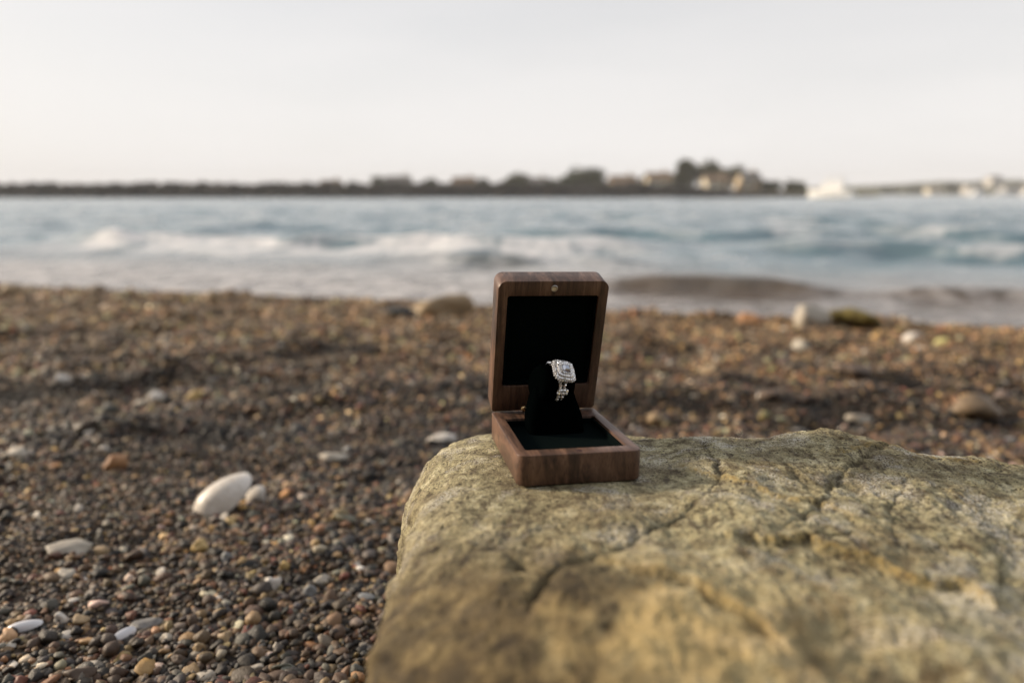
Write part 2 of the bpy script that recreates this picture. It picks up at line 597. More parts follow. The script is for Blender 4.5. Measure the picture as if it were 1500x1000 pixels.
# ------------------------------------------------------------------ far shore: breakwater, land, hill
BWY = 140.0
t = NT('breakwater_rock')
v = t.coords()
n = t.noise(v, 0.55, 5, 0.65)
c = t.ramp(n, [(0.3, (0.018, 0.020, 0.020)), (0.55, (0.050, 0.045, 0.040)), (0.75, (0.11, 0.085, 0.065))])
M['breakwater'] = t.out(c, 0.9, t.bump(n, 0.8, 0.3), 0.2)
nx, ny = 420, 16
xs = np.linspace(-190, 60, nx)
us = np.linspace(-1, 1, ny)
UU, XX = np.meshgrid(us, xs, indexing='ij')
prof = (1 - np.abs(UU) ** 1.6)
top = 2.25 + 0.35 * perlin(XX * 0.06, 0.5) + 0.012 * np.clip(XX - 5, 0, 80) * 0.4
top = top * (1 - sstep(22, 60, XX) * 0.85)
ZZ = SEA_Z - 0.5 + (top + 0.75) * prof + 0.55 * perlin(XX * 0.55, UU * 4.0, 2.0) * np.sqrt(np.clip(prof, 0, 1)) + 0.35 * perlin(XX * 1.3, UU * 7.0, 9.0)
YY = BWY + UU * 6.5 + 0.5 * perlin(XX * 0.7, UU * 3, 5)
root = empty('breakwater', (-60, BWY, SEA_Z))
tag(root, 'long low dark rubble breakwater lying across the far side of the water', 'breakwater')
P = np.stack([XX + 60, YY - BWY, ZZ - SEA_Z], -1)
add('core', grid_mesh('core', P), M['breakwater'], root)
bm_v, bm_f = [], []
ico = bmesh.new()
bmesh.ops.create_icosphere(ico, subdivisions=1, radius=1)
iv = np.array([x.co[:] for x in ico.verts])
ifc = [tuple(x.index for x in f.verts) for f in ico.faces]
ico.free()
br = np.random.default_rng(4)
for k in range(900):
    x = br.uniform(-185, 60)
    u = br.uniform(-0.95, 0.3)
    hgt = (2.25 + 0.75) * (1 - abs(u) ** 1.6) * (1 - float(sstep(22, 60, x)) * 0.85)
    s = br.uniform(0.4, 1.0) * np.array([1.2, 1.0, 0.8])
    vv = iv * s * br.uniform(0.75, 1.2, (len(iv), 1)) @ np.array(Matrix.Rotation(br.uniform(0, 6.28), 3, 'Z'))
    n0 = len(bm_v)
    bm_v += (vv + np.array([x + 60, u * 6.5, -0.5 + hgt])).tolist()
    bm_f += [tuple(n0 + i for i in f) for f in ifc]
tag(add('boulders', mesh('boulders', bm_v, bm_f, False), M['breakwater'], root), kind='stuff')

t = NT('shore_land')
n = t.noise(t.coords(), 0.12, 4, 0.6)
c = t.ramp(n, [(0.35, (0.060, 0.062, 0.034)), (0.6, (0.13, 0.115, 0.070)), (0.75, (0.24, 0.20, 0.145))])
M['land'] = t.out(c, 0.95, spec=0.1)
xs, ys = np.linspace(-82, 150, 170), np.linspace(165, 330, 24)
XX, YY = np.meshgrid(xs, ys)
edge = sstep(-76, -62, XX) * (1 - sstep(86, 104, XX)) * sstep(165, 185, YY)
ZZ = SEA_Z - 1.2 + edge * (1.9 + 0.5 * perlin(XX * 0.05, YY * 0.05) + 1.1 * sstep(10, 60, XX)) + 0.25 * perlin(XX * 0.3, YY * 0.3)
tag(add('shore_land', grid_mesh('shore_land', np.stack([XX, YY, ZZ], -1)), M['land']), kind='structure')

t = NT('hill_scrub')
n = t.noise(t.coords(), 0.03, 5, 0.65)
c = t.ramp(n, [(0.35, (0.075, 0.085, 0.055)), (0.6, (0.15, 0.145, 0.10)), (0.8, (0.30, 0.26, 0.20))])
M['hill'] = t.out(c, 0.95, spec=0.1)
xs, ys = np.linspace(170, 1100, 220), np.linspace(500, 950, 30)
XX, YY = np.meshgrid(xs, ys)
ridge = sstep(220, 470, XX) * (0.65 + 0.35 * sstep(420, 800, XX))
ZZ = SEA_Z - 2 + sstep(505, 640, YY) * (2.8 + 16.5 * ridge + 4 * perlin(XX * 0.012, YY * 0.012)) + 1.2 * perlin(XX * 0.06, YY * 0.06)
tag(add('far_hill', grid_mesh('far_hill', np.stack([XX, YY, ZZ], -1)), M['hill']), kind='structure')

# houses
M['wall_cream'] = mottled('wall_cream', (0.55, 0.49, 0.38), (0.66, 0.60, 0.48), 0.8, 0.9, 0.1)
M['wall_white'] = mottled('wall_white', (0.46, 0.43, 0.39), (0.56, 0.53, 0.49), 0.8, 0.9, 0.1)
M['wall_tan'] = mottled('wall_tan', (0.40, 0.32, 0.22), (0.50, 0.41, 0.29), 0.8, 0.9, 0.1)
M['roof_grey'] = mottled('roof_grey', (0.10, 0.095, 0.09), (0.17, 0.16, 0.15), 1.2, 0.9, 0.2)
M['roof_brown'] = mottled('roof_brown', (0.13, 0.09, 0.06), (0.21, 0.15, 0.10), 1.2, 0.9, 0.2)
M['pane'] = NT('window_glass').out((0.03, 0.04, 0.045), 0.08, spec=0.6)
M['trim'] = NT('white_trim').out((0.75, 0.73, 0.70), 0.6)


def land_z(x, y):
    edge = float(sstep(-76, -62, x) * (1 - sstep(86, 104, x)) * sstep(165, 185, y))
    return SEA_Z - 1.2 + edge * (1.9 + 0.5 * float(perlin(x * 0.05, y * 0.05)) + 1.1 * float(sstep(10, 60, x)))


def house(px, y, w, d, h, roof_h, wall, roof, label, group, z=None, storeys=1, rz=0.0):
    x = (px - 750) / F * y * 1.0
    z = (land_z(x, y) if z is None else z) - 0.2
    h -= 0.5 if y < 300 else 0.0
    w *= 0.66
    r = empty('house', (x, y, z), rz)
    tag(r, label, 'house', group)
    m = MB()
    m.poly([(-w / 2, -d / 2, 0), (w / 2, -d / 2, 0), (w / 2, d / 2, 0), (-w / 2, d / 2, 0), (-w / 2, -d / 2, h), (w / 2, -d / 2, h), (w / 2, d / 2, h), (-w / 2, d / 2, h),
            (-w / 2, 0, h + roof_h), (w / 2, 0, h + roof_h)],
           [(0, 1, 5, 4), (2, 3, 7, 6), (1, 2, 6, 9, 5), (3, 0, 4, 8, 7), (0, 3, 2, 1)])
    m.build('wall', wall, r)
    o = 0.4
    th_ = 0.18
    m = MB()
    s = roof_h / (d / 2)
    for sg in (-1, 1):
        a = [(-w / 2 - o, sg * (d / 2 + o), h - o * s + 0.03), (w / 2 + o, sg * (d / 2 + o), h - o * s + 0.03), (w / 2 + o, 0, h + roof_h + 0.03), (-w / 2 - o, 0, h + roof_h + 0.03)]
        m.poly(a + [(p[0], p[1], p[2] + th_) for p in a], [(0, 1, 2, 3), (7, 6, 5, 4), (0, 4, 5, 1), (1, 5, 6, 2), (2, 6, 7, 3), (3, 7, 4, 0)])
    rf = m.build('roof', roof, r)
    MB().box(w * 0.22, w * 0.22 + 0.7, -0.35, 0.35, h + roof_h * 0.4, h + roof_h + 0.9).build('chimney', M['wall_tan'], rf)
    nwin = max(2, int(w // 3.4))
    for st in range(storeys):
        for k in range(nwin):
            if st == 0 and k == nwin // 2:
                dr = MB().box(-0.5, 0.5, -0.06, 0.06, 0.05, 2.1).build('door', M['roof_brown'], r, loc=(-w / 2 + (k + 0.5) * w / nwin, -d / 2 - 0.03, 0))
                continue
            cx = -w / 2 + (k + 0.5) * w / nwin
            zz = 0.9 + st * 2.8
            wi = MB().box(-0.65, 0.65, -0.05, 0.05, 0, 1.4).build('window', M['trim'], r, loc=(cx, -d / 2 - 0.02, zz))
            MB().box(-0.52, 0.52, -0.08, -0.052, 0.13, 1.27).build('pane', M['pane'], wi)
    return r


G1 = 'houses among the trees behind the breakwater'
house(492, 188, 7.0, 7, 2.6, 1.6, M['wall_cream'], M['roof_brown'], 'small cream house, leftmost above the breakwater', G1)
house(588, 186, 9.0, 7, 3.2, 2.0, M['wall_cream'], M['roof_grey'], 'cream house right of the leftmost small round tree', G1)
house(682, 188, 8.5, 7, 3.2, 2.0, M['wall_cream'], M['roof_brown'], 'cream house between two dark trees left of the ring box lid', G1)
house(786, 186, 7.0, 7, 3.0, 2.0, M['wall_cream'], M['roof_grey'], 'cream house straight above the ring box, left of the broad dark tree', G1)
house(908, 188, 9.5, 8, 3.0, 2.0, M['wall_tan'], M['roof_brown'], 'low tan house right of the broad dark tree', G1)
house(958, 190, 9.0, 8, 3.4, 2.0, M['wall_cream'], M['roof_brown'], 'taller cream house left of the tallest tree', G1)
house(1040, 186, 9.0, 7, 2.6, 1.8, M['wall_cream'], M['roof_brown'], 'cream house in front of the tallest tree', G1)
house(1086, 188, 7.0, 7, 3.4, 2.0, M['wall_tan'], M['roof_grey'], 'tan house just right of the tallest tree', G1)
G2 = 'houses on the far right shore'
for px, y, w, h, lab, wl_ in ((1352, 520, 14, 4.0, 'pale house on the far right shore, leftmost of its row', 'wall_cream'), (1408, 515, 17, 6.0, 'wide white house on the far right shore, second of its row', 'wall_white'),
                              (1437, 560, 13, 8.0, 'white house on the slope behind the far right row', 'wall_white'), (1462, 518, 17, 5.0, 'white house on the far right shore, third of its row', 'wall_white'),
                              (1492, 522, 16, 6.5, 'white house on the far right shore, cut by the picture edge', 'wall_white')):
    house(px, y, w, 9, h * 0.75, 2.2, M[wl_], M['roof_grey' if w != 14 else 'roof_brown'], lab, G2, z=(1.0 if y < 530 else 7.0) + SEA_Z, storeys=2)

# trees
t = NT('tree_leaf')
cr = t.ramp(t.objrand(), [(0.0, (0.040, 0.050, 0.028)), (0.5, (0.060, 0.070, 0.038)), (1.0, (0.090, 0.090, 0.050))])
lv = t.noise(t.coords(), 0.8, 2, 0.5)
cr = t.mix(t.ramp(lv, [(0.4, 0.0), (0.7, 0.6)]), cr, (0.115, 0.110, 0.060))
M['leaf'] = t.out(cr, 0.7, spec=0.2)
M['bark'] = mottled('bark', (0.06, 0.045, 0.035), (0.12, 0.095, 0.075), 3.0)
tr = np.random.default_rng(8)


def tree(px, y, w, h, label, group='trees behind the breakwater', z=None, leaves=1100):
    x = (px - 750) / F * y
    z = (land_z(x, y) if z is None else z) - 0.15
    h *= 0.80
    w *= 1.2
    r = empty('tree', (x, y, z))
    tag(r, label, 'tree', group)
    m = MB()
    th_ = h * 0.42
    m.tube([(0, 0, 0), (0.05 * h * tr.normal(), 0, th_ * 0.6), (0.06 * h * tr.normal(), 0, th_), (0.05 * h * tr.normal(), 0, h * 0.75)], [0.035 * h, 0.028 * h, 0.022 * h, 0.006 * h], 7)
    blobs = []
    for k in range(9):
        a = tr.uniform(0, 6.28)
        rad = w / 2 * tr.uniform(0.15, 0.72)
        c = np.array([math.cos(a) * rad, math.sin(a) * rad, h * tr.uniform(0.38, 0.86)])
        blobs.append((c, w * tr.uniform(0.15, 0.24)))
        m.tube([(0, 0, th_ * tr.uniform(0.6, 1.0)), tuple(c * 0.6 + np.array([0, 0, th_ * 0.35])), tuple(c)], [0.014 * h, 0.009 * h, 0.003 * h], 5)
    m.build('trunk', M['bark'], r)
    V, Fc = [], []
    leaves = int(leaves * (1.0 + 0.16 * max(0, w - 6)))
    s0 = max(w, h) * 0.045
    for k in range(leaves):
        c, br_ = blobs[tr.integers(len(blobs))]
        d = tr.normal(size=3)
        d /= np.linalg.norm(d)
        p = c + d * br_ * tr.uniform(0.45, 1.08) * np.array([1, 1, 0.8])
        a, b = tr.normal(size=3), tr.normal(size=3)
        a /= np.linalg.norm(a)
        b -= a * (a @ b)
        b /= np.linalg.norm(b)
        s = s0 * tr.uniform(0.5, 1.2)
        n0 = len(V)
        V += [p - a * s, p - b * s * 0.6, p + a * s, p + b * s * 0.6]
        Fc.append((n0, n0 + 1, n0 + 2, n0 + 3))
    add('crown', mesh('crown', V, Fc, False), M['leaf'], r)
    return r


tree(470, 208, 4, 3.0, 'small bush-like tree at the left end of the wooded shore')
tree(525, 200, 4.5, 3.6, 'little tree between the two leftmost cream houses')
tree(566, 196, 7, 6.0, 'small round tree, left of the second cream house')
tree(632, 205, 6.5, 5.2, 'small dark tree right of the second cream house')
tree(655, 198, 5, 4.0, 'low tree just left of the cream house that is left of the lid')
tree(712, 208, 6, 6.2, 'narrow tree right of the cream house that is left of the lid')
tree(750, 196, 9, 6.5, 'dark rounded tree straight above the lid')
tree(808, 200, 7, 5.6, 'dark tree on the left shoulder of the broad tree')
tree(846, 198, 12, 8.0, 'broad dark tree, second tallest on the wooded shore')
tree(878, 202, 6, 5.2, 'lower tree leaning on the right of the broad dark tree')
tree(932, 206, 5.5, 5.6, 'small tree between the low tan house and the taller cream house')
tree(988, 205, 7, 6.5, 'tree on the left shoulder of the tallest tree')
tree(1022, 206, 14, 9.8, 'tallest tree of the wooded shore, with a wide dark crown')
tree(1060, 210, 9, 8.6, 'dark tree on the right shoulder of the tallest tree')
tree(1120, 190, 7, 2.6, 'low spreading tree right of the last tan house')
tree(1150, 188, 7, 2.2, 'low spreading tree left of the white motor boat')
for k, (px, h, lab) in enumerate(((1290, 6, 'hazy dark tree on the far right shore, leftmost'), (1325, 7, 'hazy tree on the far right shore left of the pale house'),
                                  (1378, 9, 'hazy tree between the pale and the wide white house'), (1480, 9, 'hazy tree between the last two white houses'))):
    tree(px, 530, h * 1.8, h, lab, 'trees on the far right shore', z=1.0 + SEA_Z, leaves=700)

# boats
M['gelcoat'] = NT('white_gelcoat').out((0.80, 0.78, 0.75), 0.3)
M['boat_red'] = NT('boat_antifouling').out((0.20, 0.06, 0.04), 0.5)


def boat(px, y, L, label, group=None, rz=0.0, mast=False, cabin=1.0):
    x = (px - 750) / F * y
    r = empty('motor_boat' if not mast else 'sailing_boat', (x, y, SEA_Z), rz)
    tag(r, label, 'boat', group)
    n_s = 15
    V, Fc = [], []
    for i in range(n_s):
        u = i / (n_s - 1)
        xx = (u - 0.5) * L
        b = 0.16 * L * (1 - max(0, (u - 0.45) / 0.55) ** 2.2)
        sheer = 0.14 * L + 0.05 * L * u ** 2
        V += [(xx, -b, sheer), (xx, -b * 0.85, 0.03 * L), (xx, 0, -0.05 * L), (xx, b * 0.85, 0.03 * L), (xx, b, sheer), (xx, 0, sheer + 0.01 * L)]
    for i in range(n_s - 1):
        for k in range(6):
            k2 = (k + 1) % 6
            Fc.append((i * 6 + k, i * 6 + k2, i * 6 + 6 + k2, i * 6 + 6 + k))
    Fc.append((5, 4, 3, 2, 1, 0))
    Fc.append(tuple((n_s - 1) * 6 + k for k in range(6)))
    add('hull', mesh('hull', V, Fc, True, 35), M['gelcoat'], r)
    z0 = 0.15 * L
    ch = 0.17 * L * cabin
    x0, x1 = -0.28 * L, 0.20 * L
    bw = 0.11 * L
    cb = MB().poly([(x0, -bw, z0), (x1 + 0.06 * L, -bw * 0.8, z0), (x1 + 0.06 * L, bw * 0.8, z0), (x0, bw, z0), (x0, -bw * 0.9, z0 + ch), (x1 - 0.05 * L, -bw * 0.8, z0 + ch), (x1 - 0.05 * L, bw * 0.8, z0 + ch), (x0, bw * 0.9, z0 + ch)],
                   [(0, 1, 5, 4), (1, 2, 6, 5), (2, 3, 7, 6), (3, 0, 4, 7), (4, 5, 6, 7), (3, 2, 1, 0)]).build('cabin', M['gelcoat'], r)
    for k in range(3):
        xa = x0 + 0.05 * L + k * 0.13 * L
        MB().poly([(xa, -bw - 0.02, z0 + ch * 0.42), (xa + 0.10 * L, -bw * 0.96 - 0.02, z0 + ch * 0.42), (xa + 0.10 * L, -bw * 0.90 - 0.02, z0 + ch * 0.82), (xa, -bw * 0.95 - 0.02, z0 + ch * 0.82)], [(0, 1, 2, 3)]).build('window', M['pane'], cb)
    if mast:
        MB().tube([(0.05 * L, 0, z0), (0.05 * L, 0, z0 + 1.0 * L)], 0.012 * L, 6).build('mast', M['trim'], r)
    else:
        fb = MB().box(x0 + 0.02 * L, x1 - 0.12 * L, -bw * 0.85, bw * 0.85, z0 + ch + 0.10 * L, z0 + ch + 0.12 * L)
        for xx in (x0 + 0.04 * L, x1 - 0.15 * L):
            for yy in (-bw * 0.75, bw * 0.75):
                fb.tube([(xx, yy, z0 + ch - 0.01), (xx, yy, z0 + ch + 0.105 * L)], 0.008 * L, 5)
        fb.build('flybridge', M['trim'], r)
    return r


boat(1206, 122, 7.6, 'white motor boat afloat left of the low hazy shore', rz=R(138), cabin=1.25)
G3 = 'small boats moored off the far right shore'
boat(1416, 330, 8, 'white moored boat on the far right water, leftmost', G3, rz=R(20), cabin=1.1)
boat(1450, 380, 8, 'white moored boat on the far right water, middle', G3, rz=R(160))
boat(1489, 360, 8, 'white moored boat on the far right water, by the picture edge', G3, rz=R(10))

# ------------------------------------------------------------------ the boulder under the box
ROCK_Z = float(box_plane(_bp.x, _bp.y))
rim_px = [(614, 626), (672, 600), (800, 602), (900, 606), (960, 620), (1060, 616), (1130, 620), (1230, 618), (1305, 638), (1400, 642), (1500, 660)]
rim = [at_z(a, b, ROCK_Z + 0.001)[:2] for a, b in rim_px]
rim += [np.array(p) for p in ((0.34, 0.31), (0.44, 0.25), (0.50, 0.15), (0.48, 0.04), (0.38, -0.03), (0.24, -0.055), (0.10, -0.04), (0.002, 0.01), (-0.032, 0.07), (-0.041, 0.14), (-0.042, 0.20), (-0.041, 0.26), (-0.048, 0.31))]
RC = np.array([0.20, 0.17])
rel = np.array(rim) - RC
ang = np.unwrap(np.arctan2(rel[:, 1], rel[:, 0]))
rad = np.hypot(rel[:, 0], rel[:, 1])
order = np.argsort(np.mod(ang, 2 * math.pi))
an_s, ra_s = np.mod(ang, 2 * math.pi)[order], rad[order]
an_x = np.concatenate([an_s - 2 * math.pi, an_s, an_s + 2 * math.pi])
ra_x = np.tile(ra_s, 3)


def rock_radius(theta):
    tt = np.mod(theta, 2 * math.pi)
    r = 0
    for d, w in ((-0.05, 0.15), (-0.025, 0.22), (0, 0.26), (0.025, 0.22), (0.05, 0.15)):
        r = r + w * np.interp(tt + d, an_x, ra_x)
    return r


n_a, n_p = 1300, 500
# more angular samples on the side that faces the lens
uu = np.linspace(0, 1, n_a, endpoint=False)
theta = 2 * math.pi * uu
ph = np.concatenate([np.linspace(0, 1, 370, endpoint=False) ** 0.85 * 0.93, np.linspace(0.93, 1.0, 130)])
# superellipse profile
AA, PP = np.meshgrid(theta, ph, indexing='xy')        # rows: profile, columns: angle
leftness = 0.5 + 0.5 * np.cos(AA - R(212))
nexp = 17 - 11.0 * sstep(0.86, 0.995, leftness)
pr = np.where(PP < 0.93, PP / 0.93 * 0.86, 0)
w_ = np.clip((PP - 0.93) / 0.07, 0, 1)
phi0 = np.arcsin(0.86 ** (nexp / 2))
phi = phi0 + (math.pi / 2 - phi0) * w_
rho = np.where(PP < 0.93, pr, np.sin(phi) ** (2 / nexp))
hh = np.where(PP < 0.93, (1 - np.clip(pr, 0, 1) ** nexp) ** (1 / nexp), np.clip(np.cos(phi), 0, 1) ** (2 / nexp))
rr_ = rock_radius(AA)
ZB = -0.075
flare = 1 + 0.06 * (1 - hh)
X = RC[0] + rr_ * rho * flare * np.cos(AA)
Y = RC[1] + rr_ * rho * flare * np.sin(AA)
ztop = box_plane(X, Y)
ztop = ROCK_Z + np.clip(ztop - ROCK_Z, -0.012, 0.006) * 0.9
# broad relief of the top
box_l = np.stack([X - _bp.x, Y - _bp.y], -1)
cb_, sb_ = math.cos(-BOX_YAW), math.sin(-BOX_YAW)
bx_, by_ = box_l[..., 0] * cb_ - box_l[..., 1] * sb_, box_l[..., 0] * sb_ + box_l[..., 1] * cb_
under = np.maximum(np.abs(bx_) - BW / 2, np.abs(by_) - BD / 2)
free = sstep(0.0, 0.045, under)
relief = 0.0052 * fbm(X * 9 + 1.7, Y * 9, 0.3, 3) + 0.0018 * perlin(X * 38, Y * 38, 4)
mound = lambda px, py, r, h: h * np.exp(-(((X - at_z(px, py, ROCK_Z)[0]) ** 2 + (Y - at_z(px, py, ROCK_Z)[1]) ** 2) / r ** 2))
relief += mound(900, 960, 0.045, 0.010) + mound(1210, 640, 0.035, 0.007) + mound(1060, 640, 0.03, 0.003) + mound(1270, 930, 0.05, 0.004)
relief -= mound(960, 650, 0.022, 0.003) + mound(1110, 640, 0.016, 0.003) + mound(1300, 700, 0.04, 0.002)


def poly_dist(pts):
    """distance and signed side of every vertex to a polyline on the rock top (given in photo pixels)"""
    P = np.array([at_z(a, b, ROCK_Z)[:2] for a, b in pts])
    best = np.full(X.shape, 9.0)
    side = np.zeros(X.shape)
    tpar = np.zeros(X.shape)
    jx = 0.0022 * perlin(X * 90, Y * 90, 8.0) + 0.0010 * perlin(X * 260, Y * 260, 2.0)
    jy = 0.0022 * perlin(X * 90 + 50, Y * 90, 1.0) + 0.0010 * perlin(X * 260 + 50, Y * 260, 6.0)
    for i in range(len(P) - 1):
        a, b = P[i], P[i + 1]
        ab = b - a
        L2 = ab @ ab
        px_, py_ = X + jx - a[0], Y + jy - a[1]
        u = np.clip((px_ * ab[0] + py_ * ab[1]) / L2, 0, 1)
        d = np.hypot(px_ - u * ab[0], py_ - u * ab[1])
        s = np.sign(ab[0] * py_ - ab[1] * px_)
        m = d < best
        best = np.where(m, d, best)
        side = np.where(m, s, side)
        tpar = np.where(m, (i + u) / (len(P) - 1), tpar)
    return best, side, tpar


cracks = [
    ([(1316, 642), (1312, 649), (1278, 668), (1249, 693), (1219, 714), (1211, 740), (1190, 765), (1169, 782), (1130, 800)], 0.0035, 0.0016),
    ([(1043, 634), (1030, 656), (1047, 681), (1055, 702), (1039, 735), (980, 782), (914, 824), (850, 856), (802, 880), (786, 910), (770, 960)], 0.0028, 0.0016),
    ([(882, 850), (930, 880), (980, 899), (1026, 920), (1085, 950), (1150, 1000)], 0.0030, 0.0022),
    ([(700, 690), (745, 655), (765, 640)], 0.0010, 0.0008),
    ([(900, 832), (850, 856), (802, 880), (784, 906), (776, 950)], 0.0040, 0.0034),
    ([(700, 800), (760, 850), (800, 884)], 0.0020, 0.0022),
    ([(1202, 752), (1260, 790), (1330, 830)], 0.0018, 0.0010),
    ([(1090, 640), (1150, 690), (1190, 740)], 0.0014, 0.0009),
    ([(1340, 690), (1300, 760), (1330, 860)], 0.0014, 0.0010),
    ([(655, 735), (700, 700), (750, 672)], 0.0012, 0.0009),
    ([(1150, 660), (1220, 668), (1280, 662)], 0.0014, 0.0010),
    ([(1380, 740), (1440, 790), (1500, 830)], 0.0010, 0.0010),
]
crack = np.zeros_like(X)
for pts, dep, wid in cracks:
    d, s, tp = poly_dist(pts)
    taper = np.minimum(1, 4 * np.minimum(tp + 0.05, 1.08 - tp)) * (0.7 + 0.5 * perlin(X * 60, Y * 60, dep * 1000))
    wid = wid * 0.62 * (0.75 + 0.6 * np.abs(perlin(X * 150, Y * 150, 7.0)))
    g = np.exp(-(d / wid) ** 2) * taper
    relief -= dep * 0.62 * g + dep * 0.14 * np.exp(-(d / (wid * 4)) ** 2) * taper
    crack = np.maximum(crack, np.exp(-(d / (wid * 1.1)) ** 2) * taper)
ledges = [
    ([(1040, 806), (1076, 811), (1135, 817), (1190, 809), (1202, 824), (1278, 840), (1320, 857), (1358, 874), (1404, 874), (1459, 910), (1520, 908)], 0.0062),
    ([(976, 672), (1009, 698), (1047, 710), (1076, 723), (1123, 740), (1169, 750), (1203, 752), (1249, 782)], 0.0032),
    ([(860, 842), (900, 868), (980, 897), (1026, 918), (1085, 948), (1140, 990)], 0.0046),
    ([(1180, 672), (1240, 676), (1300, 655), (1400, 672), (1470, 676)], 0.0016),
]
ochre = np.zeros_like(X)
for pts, step in ledges:
    d, s, tp = poly_dist(pts)
    fade = np.exp(-(d / 0.030) ** 2) * np.minimum(1, 5 * np.minimum(tp + 0.02, 1.04 - tp))
    up = sstep(-0.0012, 0.0014, s * d)
    relief += 0.55 * step * (up - 0.5) * fade
    ochre = np.maximum(ochre, np.exp(-((s * d - 0.0008) / 0.0015) ** 2) * np.minimum(1, 5 * np.minimum(tp + 0.02, 1.04 - tp)))
relief += 0.0009 * fbm(X * 110, Y * 110, 2.0, 2) + 0.00042 * fbm(X * 420, Y * 420, 5.0, 2)
str_ = perlin((X * 0.62 - Y * 0.78) * 160, (X * 0.78 + Y * 0.62) * 30, 3.3)
relief += 0.0006 * str_ * sstep(0.06, 0.2, X)
relief -= mound(978, 673, 0.0022, 0.0035) + mound(1096, 812, 0.0030, 0.003) + mound(765, 856, 0.004, 0.002)
pits = perlin(X * 210, Y * 210, 12.0)
relief -= 0.0009 * sstep(0.45, 0.8, pits)
relief = relief * (0.12 + 0.88 * free) - 0.0004 * (1 - free)
Z = ZB + hh * (ztop + relief - ZB)
# side walls: push in and out
side_w = sstep(0.80, 0.97, rho)
out_n = (0.010 * fbm(AA * 2.2, Z * 14, 5.0, 3) + 0.003 * fbm(X * 45, Y * 45, 2.0, 3) + 0.0012 * fbm(X * 140, Y * 140, 6.0, 2)) * side_w
out_n += 0.0018 * fbm(Z * 110, AA * 18, 1.0, 3) * side_w
X += out_n * np.cos(AA)
Y += out_n * np.sin(AA)
P = np.stack([X, Y, Z], -1)
me = grid_mesh('rock', P - np.array([RC[0], RC[1], ZB]), close_u=True)
fattr(me, 'crack', np.clip(crack, 0, 1))
fattr(me, 'ochre', np.clip(ochre, 0, 1))
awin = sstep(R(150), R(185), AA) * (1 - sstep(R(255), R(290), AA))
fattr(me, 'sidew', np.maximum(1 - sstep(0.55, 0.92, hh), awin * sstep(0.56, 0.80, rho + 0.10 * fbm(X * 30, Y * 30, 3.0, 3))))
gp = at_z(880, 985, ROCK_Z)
fattr(me, 'gold', np.exp(-(((X - gp[0]) / 0.065) ** 2 + ((Y - gp[1]) / 0.036) ** 2)))  # sunlit patch of the near bulge, painted in as warm yellow
t = NT('lichen_rock')
v = t.coords()
vs_ = t.coords((1, 0.25, 1), (0, 0, R(-38)))
n_big = t.noise(v, 20, 5, 0.62, 0.5)
n_mid = t.noise(v, 110, 5, 0.68, 0.3)
n_fine = t.noise(v, 520, 4, 0.72)
n_spk = t.noise(v, 1300, 3, 0.65)
n_str = t.noise(vs_, 230, 4, 0.65)
n_pat = t.noise(v, 42, 4, 0.6, 0.6)
c = t.ramp(n_mid, [(0.34, (0.085, 0.064, 0.036)), (0.43, (0.235, 0.203, 0.118)), (0.54, (0.400, 0.357, 0.214)), (0.66, (0.600, 0.555, 0.390))])
c = t.mix(t.ramp(n_big, [(0.36, 0.42), (0.50, 0.0)]), c, (0.190, 0.142, 0.082))
c = t.mix(t.ramp(n_big, [(0.52, 0.0), (0.70, 0.30)]), c, (0.400, 0.360, 0.255))
patch = t.math('ADD', t.math('MULTIPLY', t.noise(v, 13, 3, 0.55, 0.8), 0.75), t.math('MULTIPLY', n_fine, 0.25))
c = t.mix(t.ramp(patch, [(0.55, 0.0), (0.63, 0.62)]), c, t.ramp(n_fine, [(0.35, (0.060, 0.042, 0.026)), (0.62, (0.185, 0.135, 0.085))]))
c = t.mix(1.0, c, t.ramp(n_spk, [(0.33, (0.45, 0.42, 0.38)), (0.48, (1.0, 1.0, 0.97)), (0.66, (1.45, 1.42, 1.34))]), 'MULTIPLY')
c = t.mix(t.ramp(n_str, [(0.34, 0.85), (0.44, 0.0)]), c, (0.085, 0.062, 0.036))
c = t.mix(t.ramp(n_fine, [(0.36, 1.0), (0.45, 0.0)]), c, (0.040, 0.028, 0.016))
pale = t.math('MULTIPLY', t.ramp(n_spk, [(0.46, 0.0), (0.58, 1.0)]), t.ramp(n_pat, [(0.52, 0.0), (0.64, 1.0)]), True)
c = t.mix(pale, c, (0.62, 0.59, 0.52))
specks = t.math('MULTIPLY', t.ramp(n_fine, [(0.60, 0.0), (0.68, 1.0)]), t.ramp(n_big, [(0.40, 0.15), (0.60, 0.8)]), True)
c = t.mix(specks, c, (0.54, 0.50, 0.38))
och = t.attr('ochre')
c = t.mix(t.math('MULTIPLY', och, t.ramp(n_fine, [(0.42, 0.0), (0.58, 0.80)]), True), c, (0.36, 0.255, 0.085))
sun_gold = t.attr('gold')
c = t.mix(t.math('MULTIPLY', sun_gold, t.ramp(n_pat, [(0.38, 0.10), (0.58, 0.85)]), True), c, (0.68, 0.49, 0.200))
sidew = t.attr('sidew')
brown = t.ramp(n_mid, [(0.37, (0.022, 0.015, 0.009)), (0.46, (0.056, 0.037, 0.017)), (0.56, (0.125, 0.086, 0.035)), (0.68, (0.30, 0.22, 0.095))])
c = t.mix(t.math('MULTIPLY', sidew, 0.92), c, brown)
c = t.mix(t.math('MULTIPLY', t.attr('crack'), 0.75), c, (0.045, 0.034, 0.022))
hgt = t.math('ADD', t.math('MULTIPLY', n_fine, 0.65), t.math('MULTIPLY', n_spk, 0.35))
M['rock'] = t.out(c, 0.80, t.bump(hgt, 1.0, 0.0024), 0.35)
tag(add('boulder', me, M['rock'], loc=(RC[0], RC[1], ZB)), 'big flat-topped olive lichen-spotted boulder carrying the wooden ring box', 'boulder')

